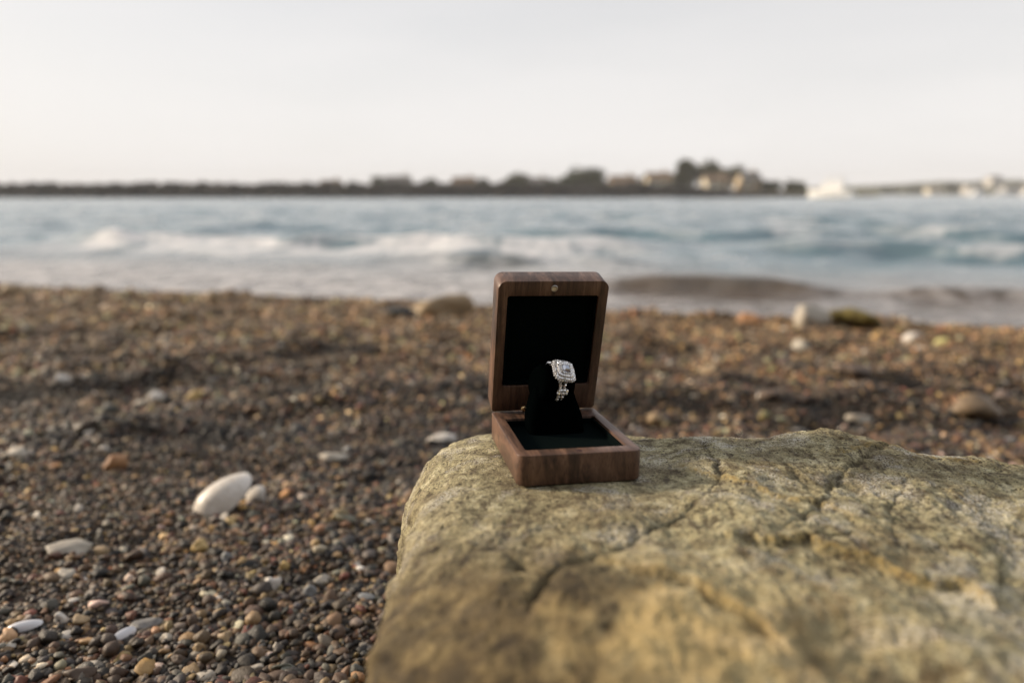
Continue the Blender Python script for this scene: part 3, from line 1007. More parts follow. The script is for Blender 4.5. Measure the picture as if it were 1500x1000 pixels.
# ------------------------------------------------------------------ the ring box
M['box_root'] = None
box = empty('ring_box')
box.matrix_world = box_base
tag(box, 'open dark walnut ring box with black velvet lining, standing on the boulder', 'ring box')


def rrect(x0, x1, y0, y1, r, n=10, rb=None):
    pts = []
    rb = r if rb is None else rb
    for cx, cy, a0, r in ((x1 - rb, y1 - rb, 0, rb), (x0 + rb, y1 - rb, 90, rb), (x0 + r, y0 + r, 180, r), (x1 - r, y0 + r, 270, r)):
        for k in range(n + 1):
            a = R(a0 + 90 * k / n)
            pts.append((cx + r * math.cos(a), cy + r * math.sin(a)))
    return pts


def loops_mesh(name, loops, cap0=True, cap1=True, sharp=30):
    n = len(loops[0])
    V = [p for l in loops for p in l]
    Fc = []
    for i in range(len(loops) - 1):
        for k in range(n):
            k2 = (k + 1) % n
            Fc.append((i * n + k, i * n + k2, (i + 1) * n + k2, (i + 1) * n + k))
    if cap0:
        Fc.append(tuple(reversed(range(n))))
    if cap1:
        Fc.append(tuple((len(loops) - 1) * n + k for k in range(n)))
    me = mesh(name, V, Fc, True, sharp)
    bm = bmesh.new()
    bm.from_mesh(me)
    bmesh.ops.recalc_face_normals(bm, faces=bm.faces)
    bm.to_mesh(me)
    bm.free()
    return me


def tray(w, x_in, y_a, y_b, d, h, r_out, r_in, depth):
    """rounded block lying on z=0 with a rounded recess in its top; y from -d to 0"""
    L = []
    b = 0.0007
    for ins, z in ((b * 1.6, 0), (b * 0.5, b * 0.5), (0, b * 1.6)):
        L.append([(x, y, z) for x, y in rrect(-w / 2 + ins, w / 2 - ins, -d + ins, -ins, r_out - ins, rb=0.0016 - ins)])
    c = 0.00035
    for ins, z in ((0, h - c), (c * 0.3, h - c * 0.3), (c, h)):
        L.append([(x, y, z) for x, y in rrect(-w / 2 + ins, w / 2 - ins, -d + ins, -ins, r_out - ins, rb=0.0016 - ins)])
    for ins, z in ((-c, h), (-c * 0.3, h - c * 0.3), (0, h - c), (0, h - depth)):
        L.append([(x, y, z) for x, y in rrect(x_in[0] + ins, x_in[1] - ins, y_a + ins, y_b - ins, r_in)])
    return L


HX = 0.0227
HY0, HY1 = -0.0640, -0.0145          # recess reaches from near the front rim to near the hinge
# local frame of the Empty: origin under the middle of the base, y back; hinge at y = +BD/2, z = BH
base = add('base', loops_mesh('base', tray(BW, (-HX, HX), HY0, HY1, BD, BH, 0.0042, 0.0014, 0.006)), M['wood_base'], box, loc=(0, BD / 2, 0))
# velvet lining: shallow tray inside the recess
def lining(z_floor, h, e=0.0002):
    x0, x1, y0, y1 = -HX + e, HX - e, HY0 + e, HY1 - e
    w = 0.0009
    return [[(x, y, z) for x, y in rrect(x0 + i, x1 - i, y0 + i, y1 - i, max(0.0003, 0.0013 - i))] for i, z in ((0, z_floor - 0.0005), (0, h), (w * 0.5, h + 0.0002), (w, h - 0.0002), (w, z_floor + 0.0006), (w + 0.0008, z_floor))]


add('velvet_lining', loops_mesh('velvet_lining', lining(BH - 0.0042, BH - 0.0012)), M['velvet'], base)


def disc(name, r, h, mat, parent, loc, rot=(0, 0, 0), dish=0.0):
    prof = [(r * 0.92, 0), (r, 0), (r, h * 0.6), (r * 0.88, h), (r * 0.6, h - dish), (r * 0.01, h - dish)]
    L = [[(q * math.cos(2 * math.pi * k / 24), q * math.sin(2 * math.pi * k / 24), z) for k in range(24)] for q, z in prof]
    return add(name, loops_mesh(name, L), mat, parent, loc, rot)


disc('magnet', 0.0014, 0.0003, M['dark_steel'], base, (0, -BD + 0.0037, BH - 0.0001), dish=0.0001)
# lid: built flat, then stood up so that its opening faces the lens
Llid = tray(BW, (-HX, HX), HY0, HY1, BD, LH, 0.0042, 0.0014, 0.007)
# (x, y, z) flat -> upright: height = -y, opening towards -y local
Llid = [[(x, LH - z, -y) for x, y, z in l] for l in Llid]
lid = add('lid', loops_mesh('lid', Llid), M['wood_lid'], box, loc=(0, BD / 2, BH + 0.0001), rot=(LID_A, 0, 0))
Lv = [[(x, LH - z, -y) for x, y, z in l] for l in lining(LH - 0.0042, LH - 0.0012)]
add('velvet_lining', loops_mesh('velvet_lining', Lv), M['velvet'], lid)
disc('magnet', 0.0017, 0.0005, M['steel'], lid, (0, 0.00015, BD - 0.0037), (R(90), 0, 0), dish=0.0002)
# hinge: a brass knuckle with a ball end each side
for sx in (-1, 1):
    prof = [(0.0002, -0.0021)] + [(0.0017 * math.cos(R(a)), 0.0017 * math.sin(R(a)) - 0.0004) for a in range(-80, 86, 15)]
    L = [[(q * math.cos(2 * math.pi * k / 20), q * math.sin(2 * math.pi * k / 20), z) for k in range(20)] for q, z in prof]
    hp = add('hinge_knob', loops_mesh('hinge_knob', L), M['brass'], box, (sx * 0.0112, BD / 2 - 0.0042, BH + 0.0024), (R(70), 0, 0))

# ring holder: padded velvet roll on a flared foot
bm_inv = box_mat.inverted()


def on_local_plane(px, py, yl):
    """point (hinge-frame local) where the pixel ray meets local plane y = yl"""
    o = bm_inv @ Vector((0, 0, CAM_Z))
    d = bm_inv.to_3x3() @ Vector(ray(px, py))
    k = (yl - o.y) / d.y
    return o + d * k


to_root = Vector((0, BD / 2, BH))
hold_c = on_local_plane(806, 560, -0.0185) + to_root        # centre of the roll, Empty frame
head_l = on_local_plane(826, 543, -0.0275) + to_root
n_w = Vector((0.44, -0.57, 0.69)).normalized()              # where the ring head faces, world
n_l = (box_rot.inverted().to_3x3() @ n_w).normalized()
t_l = (box_rot.inverted().to_3x3() @ Vector((0.14, -0.50, -0.80)))
t_l = (t_l - n_l * t_l.dot(n_l)).normalized()               # along the band, downwards
a_l = n_l.cross(t_l).normalized()                           # ring axis
RING_R = 0.0092
ring_c = head_l - n_l * (RING_R + 0.0032)
rot_ring = Matrix((a_l, t_l, n_l)).transposed()             # columns: axis, band direction, head normal

prof = []
rr_h, hl = 0.0098, 0.0092
for k in range(9):
    a = R(90 * k / 8)
    prof.append((rr_h - 0.004 + 0.004 * math.sin(a), -hl + 0.004 - 0.004 * math.cos(a)))
prof += [(rr_h, -0.0035), (rr_h - 0.0004, -0.0028), (0.0086, -0.0024), (0.0086, 0.0024), (rr_h - 0.0004, 0.0028), (rr_h, 0.0035)]
for k in range(9):
    a = R(90 * k / 8)
    prof.append((rr_h - 0.004 + 0.004 * math.cos(a), hl - 0.004 + 0.004 * math.sin(a)))
L = [[(z, q * math.cos(2 * math.pi * k / 48), q * math.sin(2 * math.pi * k / 48)) for k in range(48)] for q, z in prof]
holder = add('ring_holder', loops_mesh('ring_holder', L), M['pad'], box)
holder.matrix_parent_inverse = Matrix.Identity(4)
holder.matrix_local = Matrix.Translation(ring_c) @ rot_ring.to_4x4()
# foot of the holder, rising from the recess floor to the roll
fx, fy = ring_c.x, BD / 2 - 0.0215
L = []
for w, d, z in ((0.0138, 0.0085, BH - 0.0040), (0.0136, 0.0083, BH + 0.002), (0.0128, 0.0080, BH + 0.006), (0.0112, 0.0074, BH + 0.011), (0.0092, 0.0066, ring_c.z)):
    k = (z - BH) / (ring_c.z - BH)
    cx, cy = on_local_plane(811, 612, -0.0215).x * (1 - k) + ring_c.x * k, fy * (1 - k) + ring_c.y * k
    L.append([(cx + x, cy + y, z) for x, y in rrect(-w, w, -d, d, 0.004)])
add('holder_foot', loops_mesh('holder_foot', L), M['pad'], box)

# ------------------------------------------------------------------ the ring
ring = empty('diamond_ring')
ring.matrix_world = box_base @ Matrix.Translation(ring_c) @ rot_ring.to_4x4()
tag(ring, 'sparkling white diamond ring with double square halo, held in black velvet', 'ring')
# local: x = axis, y = band direction, z = towards the head
rails = MB()
for off in (-0.0011, 0.0011):
    V, Fc = [], []
    n_b, n_c = 96, 8
    for i in range(n_b):
        a = 2 * math.pi * i / n_b
        spread = 1.0 + 1.3 * math.exp(-((min(a, 2 * math.pi - a)) / 0.42) ** 2)
        for k in range(n_c):
            b = 2 * math.pi * k / n_c
            rr0 = RING_R + 0.0008 * math.cos(b)
            V.append((off * spread + 0.00075 * math.sin(b), rr0 * math.sin(a), rr0 * math.cos(a)))
    for i in range(n_b):
        for k in range(n_c):
            i2, k2 = (i + 1) % n_b, (k + 1) % n_c
            Fc.append((i * n_c + k, i * n_c + k2, i2 * n_c + k2, i2 * n_c + k))
    rails.poly(V, Fc)
band = rails.build('band', M['white_gold'], ring, True)


def stone(r, h=None):
    """brilliant: octagonal table, crown, girdle and pavilion, apex down"""
    h = h or r * 0.55
    V, Fc = [], []
    for k in range(8):
        a = 2 * math.pi * k / 8
        V.append((0.55 * r * math.cos(a), 0.55 * r * math.sin(a), h))
    for k in range(8):
        a = 2 * math.pi * (k + 0.5) / 8
        V.append((r * math.cos(a), r * math.sin(a), 0))
    V.append((0, 0, -r * 0.8))
    Fc.append(tuple(range(8)))
    for k in range(8):
        k2 = (k + 1) % 8
        Fc += [(8 + k, k2, k), (8 + k, 8 + k2, k2), (16, 8 + k2, 8 + k)]
    return V, Fc


sr = random.Random(5)


def place_stone(mb, r, pos, nrm):
    V, Fc = stone(r)
    nrm = Vector(nrm).normalized()
    nrm = (nrm + Vector((sr.gauss(0, 0.22), sr.gauss(0, 0.22), sr.gauss(0, 0.22)))).normalized()
    q = nrm.to_track_quat('Z', 'Y').to_matrix() @ Matrix.Rotation(sr.uniform(0, 1), 3, 'Z')
    mb.poly([Vector(pos) + q @ Vector(v) for v in V], Fc)


bs = MB()
for off in (-1, 1):
    a = 0.30
    while a < 2.3:
        for sg in (-1, 1):
            sp = 1.0 + 1.3 * math.exp(-(a / 0.42) ** 2)
            aa = a * sg
            place_stone(bs, 0.00100, (off * 0.0011 * sp, (RING_R + 0.0008) * math.sin(aa), (RING_R + 0.0008) * math.cos(aa)), (off * 0.25, math.sin(aa), math.cos(aa)))
        a += 0.155
tag(bs.build('band_stones', M['diamond'], band), kind='stuff')
# collars: a wider cluster crossing the split shank on each side
for sg in (-1, 1):
    a0 = 0.92 * sg
    cb2 = MB()
    V, Fc = [], []
    for i in range(9):
        a = a0 + sg * (i - 4) * 0.021
        for k in range(12):
            b = 2 * math.pi * k / 12
            V.append((0.0026 * math.cos(b), (RING_R + 0.0010 * math.sin(b) + 0.0002) * math.sin(a), (RING_R + 0.0010 * math.sin(b) + 0.0002) * math.cos(a)))
    for i in range(8):
        for k in range(12):
            k2 = (k + 1) % 12
            Fc.append((i * 12 + k, i * 12 + k2, i * 12 + 12 + k2, i * 12 + 12 + k))
    Fc += [tuple(range(12)), tuple(reversed(range(96, 108)))]
    cb2.poly(V, Fc)
    cl = cb2.build('collar', M['white_gold'], ring, True, 40)
    cs = MB()
    for row in (-0.06, 0.06):
        for x in (-0.0022, -0.00075, 0.00075, 0.0022):
            a = a0 + row
            place_stone(cs, 0.00100, (x, (RING_R + 0.0014) * math.sin(a), (RING_R + 0.0014) * math.cos(a)), (x * 80, math.sin(a), math.cos(a)))
    tag(cs.build('collar_stones', M['diamond'], cl), kind='stuff')

# head: tapered gallery, outer halo tier, inner halo tier, centre stone
ZH = RING_R + 0.0004


def cushion(h, r, n=6):
    return rrect(-h, h, -h, h, r, n)


spin = Matrix.Rotation(R(8), 3, 'Z')
tiers = [(0.0022, 0.0008, ZH), (0.0036, 0.0016, ZH + 0.0016), (0.0056, 0.0028, ZH + 0.0024), (0.0057, 0.0028, ZH + 0.0031), (0.0045, 0.0022, ZH + 0.0033), (0.0042, 0.0020, ZH + 0.0041), (0.0032, 0.0010, ZH + 0.0043), (0.0030, 0.0010, ZH + 0.0048)]
L = [[tuple(spin @ Vector((x, y, z))) for x, y in cushion(h, r)] for h, r, z in tiers]
headm = add('head', loops_mesh('head', L, sharp=35), M['white_gold'], ring)


def along(h, r, count):
    """evenly spaced points and outward directions on a cushion outline"""
    pts = cushion(h, r, 8)
    P = [Vector((x, y, 0)) for x, y in pts]
    P.append(P[0])
    seg = [(P[i + 1] - P[i]).length for i in range(len(P) - 1)]
    tot = sum(seg)
    out = []
    for k in range(count):
        d = tot * k / count
        i = 0
        while d > seg[i]:
            d -= seg[i]
            i += 1
        p = P[i].lerp(P[i + 1], d / max(seg[i], 1e-9))
        out.append(p)
    return out


hs = MB()
for h, r, z, cnt, sr_, tilt in ((0.0050, 0.0026, ZH + 0.0034, 28, 0.00078, 0.25), (0.0037, 0.0018, ZH + 0.0043, 22, 0.00072, 0.15), (0.0025, 0.0008, ZH + 0.0050, 16, 0.00060, 0.10), (0.0057, 0.0029, ZH + 0.0026, 32, 0.00060, 2.2), (0.0046, 0.0022, ZH + 0.0020, 26, 0.00066, 1.6), (0.0038, 0.0018, ZH + 0.0013, 20, 0.00066, 1.6)):
    for p in along(h, r, cnt):
        d = p.normalized()
        q = spin @ Vector((p.x, p.y, z))
        dn = spin @ Vector((d.x * tilt, d.y * tilt, 1))
        place_stone(hs, sr_, q, dn)
tag(hs.build('halo_stones', M['diamond'], headm), kind='stuff')
# princess centre stone
V, Fc = [], []
for h, z in ((0.0010, 0.0016), (0.0014, 0.0012), (0.0019, 0.0003)):
    V += [tuple(spin @ Vector((sx * h, sy * h, ZH + 0.0047 + z))) for sx, sy in ((1, 1), (-1, 1), (-1, -1), (1, -1))]
V.append((0, 0, ZH + 0.0022))
Fc = [(0, 1, 2, 3)] + [(4 * l + k, 4 * l + 4 + k, 4 * l + 4 + (k + 1) % 4, 4 * l + (k + 1) % 4) for l in (0, 1) for k in range(4)] + [(8 + k, 12, 8 + (k + 1) % 4) for k in range(4)]
cst = add('centre_stone', mesh('centre_stone', V, Fc, False), M['clear_diamond'], headm)
for sx in (-1, 1):
    for sy in (-1, 1):
        MB().tube([spin @ Vector((sx * 0.0018, sy * 0.0018, ZH + 0.0044)), spin @ Vector((sx * 0.0017, sy * 0.0017, ZH + 0.0060))], [0.0003, 0.0003], 8).build('prong', M['white_gold'], headm, True, 40)

# ------------------------------------------------------------------ gravel
PALETTE = np.array([
    (0.022, 0.019, 0.017), (0.038, 0.030, 0.025), (0.060, 0.044, 0.033), (0.090, 0.061, 0.042), (0.130, 0.088, 0.056),
    (0.050, 0.048, 0.046), (0.105, 0.098, 0.088), (0.175, 0.125, 0.078), (0.235, 0.165, 0.095), (0.180, 0.098, 0.055),
    (0.310, 0.225, 0.130), (0.125, 0.056, 0.040), (0.205, 0.188, 0.162), (0.400, 0.275, 0.130), (0.370, 0.335, 0.280), (0.560, 0.510, 0.440)])
PW = np.array([12, 13, 12, 11, 9, 8, 5, 7, 5.5, 4.5, 4, 3, 3.0, 2.0, 1.8, 0.9])
PW = PW / PW.sum()


def pebble_mesh(name, seed, sub=2, squash=(1, 0.8, 0.6), rough=0.34):
    bm = bmesh.new()
    bmesh.ops.create_icosphere(bm, subdivisions=sub, radius=1)
    co = np.array([v.co[:] for v in bm.verts])
    rg = np.random.default_rng(seed)
    o = rg.uniform(0, 60, 3)
    d = 1 + rough * fbm(co[:, 0] * 0.9 + o[0], co[:, 1] * 0.9 + o[1], co[:, 2] * 0.9 + o[2], 2) * 1.2 + 0.03 * perlin(co[:, 0] * 4 + o[0], co[:, 1] * 4, co[:, 2] * 4)
    co = co * d[:, None]
    for _ in range(5):                       # a few worn flats
        nn = rg.normal(size=3)
        nn /= np.linalg.norm(nn)
        h = co @ nn
        lim = rg.uniform(0.45, 0.8)
        co -= nn[None] * (np.clip(h - lim, 0, None) * 0.75)[:, None]
    co = co * np.array(squash)
    for v, c in zip(bm.verts, co):
        v.co = c
    for f in bm.faces:
        f.smooth = True
    me = bpy.data.meshes.new(name)
    bm.to_mesh(me)
    bm.free()
    return me


t = NT('pebble')
pc = t.attr('col', 'INSTANCER', 'Color')
v = t.coords()
pn = t.noise(v, 2.2, 4, 0.6)
pn2 = t.noise(v, 7.0, 3, 0.6)
c = t.mix(t.ramp(pn, [(0.35, 0.0), (0.7, 0.5)]), pc, t.mix(1.0, pc, (0.55, 0.52, 0.50), 'MULTIPLY'))
c = t.mix(t.ramp(pn2, [(0.62, 0.0), (0.75, 0.35)]), c, (0.30, 0.26, 0.20))
M['pebble'] = t.out(c, t.ramp(pn, [(0.3, 0.42), (0.7, 0.68)]), t.bump(pn2, 0.25, 0.05), 0.45)
pcol = bpy.data.collections.new('pebble_shapes')
sq = [(1, 0.85, 0.62), (1, 0.75, 0.5), (1, 0.9, 0.7), (1, 0.65, 0.45), (1, 0.8, 0.35), (1, 0.95, 0.8), (1, 0.7, 0.6), (1, 0.85, 0.45), (1, 0.6, 0.55), (1, 0.8, 0.7)]
for k, s in enumerate(sq):
    me = pebble_mesh('pebble_shape', 100 + k, 2, s)
    me.materials.append(M['pebble'])
    pcol.objects.link(bpy.data.objects.new('pebble_shape_%02d' % k, me))


def scatter(n, x0, x1, y0, y1, r_med, r_sig, r_min, r_max, fan=None, seed=0, sink=0.35, lift=0.0, outside=False):
    rg = np.random.default_rng(seed)
    x, y = rg.uniform(x0, x1, n), rg.uniform(y0, y1, n)
    if fan:
        k = np.abs(x) < fan[0] + fan[1] * y
        if outside:
            k = ~k
        x, y = x[k], y[k]
    th_ = np.arctan2(y - RC[1], x - RC[0])
    k = np.hypot(x - RC[0], y - RC[1]) > rock_radius(th_) * 0.97
    k &= (y + SHORE_K * x) < SHORE_Y * 1.03
    x, y = x[k], y[k]
    # patches of coarser and finer gravel
    patch = np.exp(0.55 * perlin(x * 4, y * 4, 6.0) + 0.2 * perlin(x * 14, y * 14, 2.0))
    r = np.clip(r_med * np.exp(r_sig * rg.normal(size=len(x))) * patch, r_min, r_max)
    z = beach_height(x, y) + r * rg.uniform(-sink, 0.45, len(x)) + lift * rg.uniform(0, 1, len(x))
    return np.stack([x, y, z], -1), r


sets = [
    scatter(95000, -1.0, 1.05, 0.12, 0.95, 0.0017, 0.35, 0.0009, 0.0035, (0.30, 0.92), 1),
    scatter(75000, -1.0, 1.05, 0.12, 0.95, 0.0027, 0.32, 0.0016, 0.0055, (0.30, 0.92), 2, 0.2, 0.001),
    scatter(15000, -1.0, 1.05, 0.12, 0.95, 0.0043, 0.25, 0.0030, 0.0070, (0.30, 0.92), 3, 0.2, 0.0015),
    scatter(95000, -1.9, 1.9, 0.95, 1.7, 0.0034, 0.42, 0.0018, 0.009, (0.45, 0.92), 4, 0.25, 0.001),
    scatter(80000, -3.0, 3.0, 1.7, 2.9, 0.0054, 0.42, 0.003, 0.016, (0.45, 0.92), 5, 0.3, 0.0),
    scatter(70000, -4.6, 3.6, 2.9, 5.2, 0.0080, 0.42, 0.005, 0.022, (0.45, 0.92), 8, 0.3, 0.0),
    scatter(900, -1.0, 1.05, 0.2, 0.95, 0.0068, 0.25, 0.005, 0.0105, (0.3, 0.9), 9, 0.3, 0.001),
    scatter(1300, -2.0, 2.0, 0.8, 2.2, 0.0095, 0.28, 0.007, 0.016, (0.3, 0.9), 6, 0.2, 0.0),
    scatter(90000, -4.0, 4.0, -0.8, 3.6, 0.0070, 0.40, 0.003, 0.016, (0.40, 0.92), 15, 0.2, 0.0, True),
    scatter(500, -4.0, 3.2, 2.0, 4.4, 0.020, 0.30, 0.014, 0.035, (0.3, 0.9), 7, 0.2, 0.0),
]
sets.append(scatter(420, -1.4, 1.4, 0.2, 1.8, 0.0048, 0.35, 0.002, 0.010, (0.3, 0.9), 12, 0.1, 0.003))      # bits of broken shell
N_CHIP = len(sets[-1][0])
PT = np.concatenate([s[0] for s in sets])
RD = np.concatenate([s[1] for s in sets])
N = len(PT)
rg = np.random.default_rng(77)
ci = rg.choice(len(PALETTE), N, p=PW)
CL = PALETTE[ci] * np.exp(rg.normal(0, 0.32, (N, 1))) * np.exp(rg.normal(0, 0.05, (N, 3)))
wetp = sstep(0.955, 1.0, (PT[:, 1] + SHORE_K * PT[:, 0]) / SHORE_Y)
dry_sunlit = sstep(0.9, 2.6, PT[:, 1])  # drier tan far gravel, with grazing sunlight painted into its colour
damp = fbm(PT[:, 0] * 3.0 + 5, PT[:, 1] * 4.2, 7.0, 3)              # damp darker and drier lighter drifts
CL = np.clip(CL, 0.004, 0.7) ** 1.12 * 1.28 * np.array([1.03, 0.98, 0.90]) * np.exp(0.95 * np.clip(damp, -0.8, 0.6) * sstep(0.4, 0.8, PT[:, 1]))[:, None]
CL = CL + (0.40 * dry_sunlit)[:, None] * (np.array([0.105, 0.080, 0.056]) - CL)
CL = np.where((RD > 0.0085)[:, None], np.minimum(CL, 0.24), CL)
CL = CL * hollow_shade(PT[:, 0], PT[:, 1])[:, None]
CL = CL * (1 + dry_sunlit[:, None] * np.array([1.70, 1.48, 1.02])) * (1 - 0.45 * wetp)[:, None]
SC = RD[:, None] * rg.uniform(0.82, 1.18, (N, 3))
RT = np.stack([rg.normal(0, 0.35, N), rg.normal(0, 0.35, N), rg.uniform(0, 6.283, N)], -1)
CL[-N_CHIP:] = np.array([0.62, 0.57, 0.50]) * rg.uniform(0.7, 1.15, (N_CHIP, 1))
SC[-N_CHIP:, 2] *= 0.45
RT[-N_CHIP:, :2] *= 2.0
me = bpy.data.meshes.new('gravel')
me.vertices.add(N)
me.vertices.foreach_set('co', PT.reshape(-1).astype(np.float32))
a = me.attributes.new('scl', 'FLOAT_VECTOR', 'POINT')
a.data.foreach_set('vector', SC.reshape(-1).astype(np.float32))
a = me.attributes.new('rot', 'FLOAT_VECTOR', 'POINT')
a.data.foreach_set('vector', RT.reshape(-1).astype(np.float32))
a = me.attributes.new('pick', 'INT', 'POINT')
a.data.foreach_set('value', rg.integers(0, len(sq), N).astype(np.int32))
a = me.attributes.new('col', 'FLOAT_COLOR', 'POINT')
a.data.foreach_set('color', np.concatenate([CL, np.ones((N, 1))], 1).reshape(-1).astype(np.float32))
gravel = tag(add('gravel', me, M['pebble']), 'loose brown and tan pebble gravel covering the beach', 'gravel', kind='stuff')
ng = bpy.data.node_groups.new('gravel_scatter', 'GeometryNodeTree')
ng.interface.new_socket('Geometry', in_out='INPUT', socket_type='NodeSocketGeometry')
ng.interface.new_socket('Geometry', in_out='OUTPUT', socket_type='NodeSocketGeometry')
gi, go = ng.nodes.new('NodeGroupInput'), ng.nodes.new('NodeGroupOutput')
iop = ng.nodes.new('GeometryNodeInstanceOnPoints')
cinf = ng.nodes.new('GeometryNodeCollectionInfo')
cinf.inputs['Collection'].default_value = pcol
cinf.inputs['Separate Children'].default_value = True
cinf.inputs['Reset Children'].default_value = True


def named(nm, ty):
    nd = ng.nodes.new('GeometryNodeInputNamedAttribute')
    nd.data_type = ty
    nd.inputs['Name'].default_value = nm
    return nd.outputs['Attribute']


ng.links.new(gi.outputs[0], iop.inputs['Points'])
ng.links.new(cinf.outputs[0], iop.inputs['Instance'])
iop.inputs['Pick Instance'].default_value = True
ng.links.new(named('pick', 'INT'), iop.inputs['Instance Index'])
e2r = ng.nodes.new('FunctionNodeEulerToRotation')
ng.links.new(named('rot', 'FLOAT_VECTOR'), e2r.inputs[0])
ng.links.new(e2r.outputs[0], iop.inputs['Rotation'])
ng.links.new(named('scl', 'FLOAT_VECTOR'), iop.inputs['Scale'])
ng.links.new(iop.outputs[0], go.inputs[0])
gm = gravel.modifiers.new('scatter', 'NODES')
gm.node_group = ng

# ------------------------------------------------------------------ single stones and shells one can pick out
def stone_mat(name, c0, c1, rough=0.6, scale=90):
    return mottled(name, c0, c1, scale, rough, 0.35, 0.0008, 0.4)


SM = {
    'white': stone_mat('white_stone', (0.50, 0.46, 0.41), (0.66, 0.62, 0.57)),
    'pale': stone_mat('pale_stone', (0.34, 0.30, 0.25), (0.47, 0.43, 0.36)),
    'tan': stone_mat('tan_stone', (0.27, 0.19, 0.11), (0.40, 0.30, 0.18)),
    'orange': stone_mat('orange_stone', (0.33, 0.165, 0.080), (0.46, 0.26, 0.13)),
    'yellow': stone_mat('yellow_stone', (0.40, 0.27, 0.10), (0.52, 0.38, 0.17)),
    'grey': stone_mat('grey_stone', (0.13, 0.125, 0.12), (0.22, 0.21, 0.20)),
    'bluegrey': stone_mat('bluegrey_stone', (0.17, 0.18, 0.185), (0.27, 0.28, 0.29)),
    'dark': stone_mat('dark_stone', (0.016, 0.018, 0.017), (0.040, 0.038, 0.034)),
    'brown': stone_mat('brown_stone', (0.075, 0.052, 0.038), (0.14, 0.10, 0.075)),
    'brown2': stone_mat('warm_brown_stone', (0.16, 0.115, 0.075), (0.26, 0.19, 0.12)),
    'red': stone_mat('red_stone', (0.15, 0.060, 0.042), (0.24, 0.11, 0.080)),
    'weed': mottled('weed', (0.090, 0.070, 0.024), (0.30, 0.24, 0.075), 14, 0.8, 0.5, 0.02, 0.3),
}
t = NT('shell')
v = t.coords()
n1 = t.noise(v, 55, 4, 0.6)
c = t.ramp(n1, [(0.28, (0.46, 0.40, 0.33)), (0.42, (0.60, 0.55, 0.49)), (0.7, (0.72, 0.68, 0.63))])
rings = t.noise(t.coords((1, 0.12, 1), (0, 0, 0)), 420, 2, 0.5)
c = t.mix(t.ramp(rings, [(0.35, 0.35), (0.5, 0.0)]), c, (0.42, 0.36, 0.29))
M['shell'] = t.out(c, 0.45, t.bump(rings, 0.5, 0.0006), 0.4)
t = NT('nacre')
M['nacre'] = t.out(t.ramp(t.noise(t.coords(), 80, 3), [(0.3, (0.62, 0.62, 0.66)), (0.7, (0.80, 0.79, 0.80))]), 0.25, spec=0.6)


def depth_of(p):
    return p[1] * CP + (CAM_Z - p[2]) * SP


sid = [500]


def beach_stone(px, py, wpx, hpx, mat, label, flat=0.5, ang=0.0, name='stone', cat='stone', tilt=0.0, deep=0.75, group=None, rough=0.42, sub=3):
    """px, py: where its middle shows; wpx: its width in photo pixels"""
    p = on_beach(px, py + hpx * 0.35)
    Zd = depth_of(p)
    a = wpx / F * Zd / 2
    c = max(hpx / F * Zd / 2 * 1.05, a * flat)
    b = a * deep
    sid[0] += 1
    me = pebble_mesh(name, sid[0], sub, (a, b, c), rough)
    o = add(name, me, mat, None, (p[0], p[1], p[2] + c * 0.36), (tilt, R(0), R(ang)))
    tag(o, label, cat, group)
    return o


def shell(px, py, wpx, label, ang, tilt, aspect=0.62, height=0.30, mat=None, roll=0.0, lift=0.0, axes=None):
    """domed clam valve, hollow underneath"""
    p = on_beach(px, py)
    a = wpx / F * depth_of(p) / 2
    n_u, n_v = 40, 14
    def surf(k):
        V = []
        for j in range(n_v + 1):
            u = j / n_v
            for i in range(n_u):
                w = 2 * math.pi * i / n_u
                # egg outline, beak pulled to one end
                ex = math.copysign(abs(math.cos(w)) ** 0.86, math.cos(w)) * (1 - 0.06 * math.cos(w))
                ey = math.copysign(abs(math.sin(w)) ** 0.86, math.sin(w)) * (1 - 0.16 * math.cos(w))
                rg_ = 1 + 0.010 * math.sin(u * 40)
                z = height * (1 - u ** 2.3) * rg_
                V.append((a * k * (ex * u - 0.22 * (1 - u)), a * aspect * k * ey * u, a * z * k))
        return V
    V = surf(1.0)
    n1 = len(V)
    V += [(x, y, z - a * 0.035) for x, y, z in surf(0.95)]
    Fc = []
    for base_, flip in ((0, False), (n1, True)):
        for j in range(n_v):
            for i in range(n_u):
                i2 = (i + 1) % n_u
                q = (base_ + j * n_u + i, base_ + (j + 1) * n_u + i, base_ + (j + 1) * n_u + i2, base_ + j * n_u + i2)
                Fc.append(tuple(reversed(q)) if flip else q)
    for i in range(n_u):
        i2 = (i + 1) % n_u
        Fc.append((n_v * n_u + i, n1 + n_v * n_u + i, n1 + n_v * n_u + i2, n_v * n_u + i2))
    o = add('shell', mesh('shell', V, Fc, True, 60), mat or M['shell'], None, (p[0], p[1], p[2] + lift), Euler((tilt, roll, R(ang))))
    if axes:
        ex = Vector(axes[0]).normalized()
        ez = Vector(axes[1])
        ez = (ez - ex * ez.dot(ex)).normalized()
        o.rotation_euler = Matrix((ex, ez.cross(ex), ez)).transposed().to_euler()
    tag(o, label, 'shell')
    return o


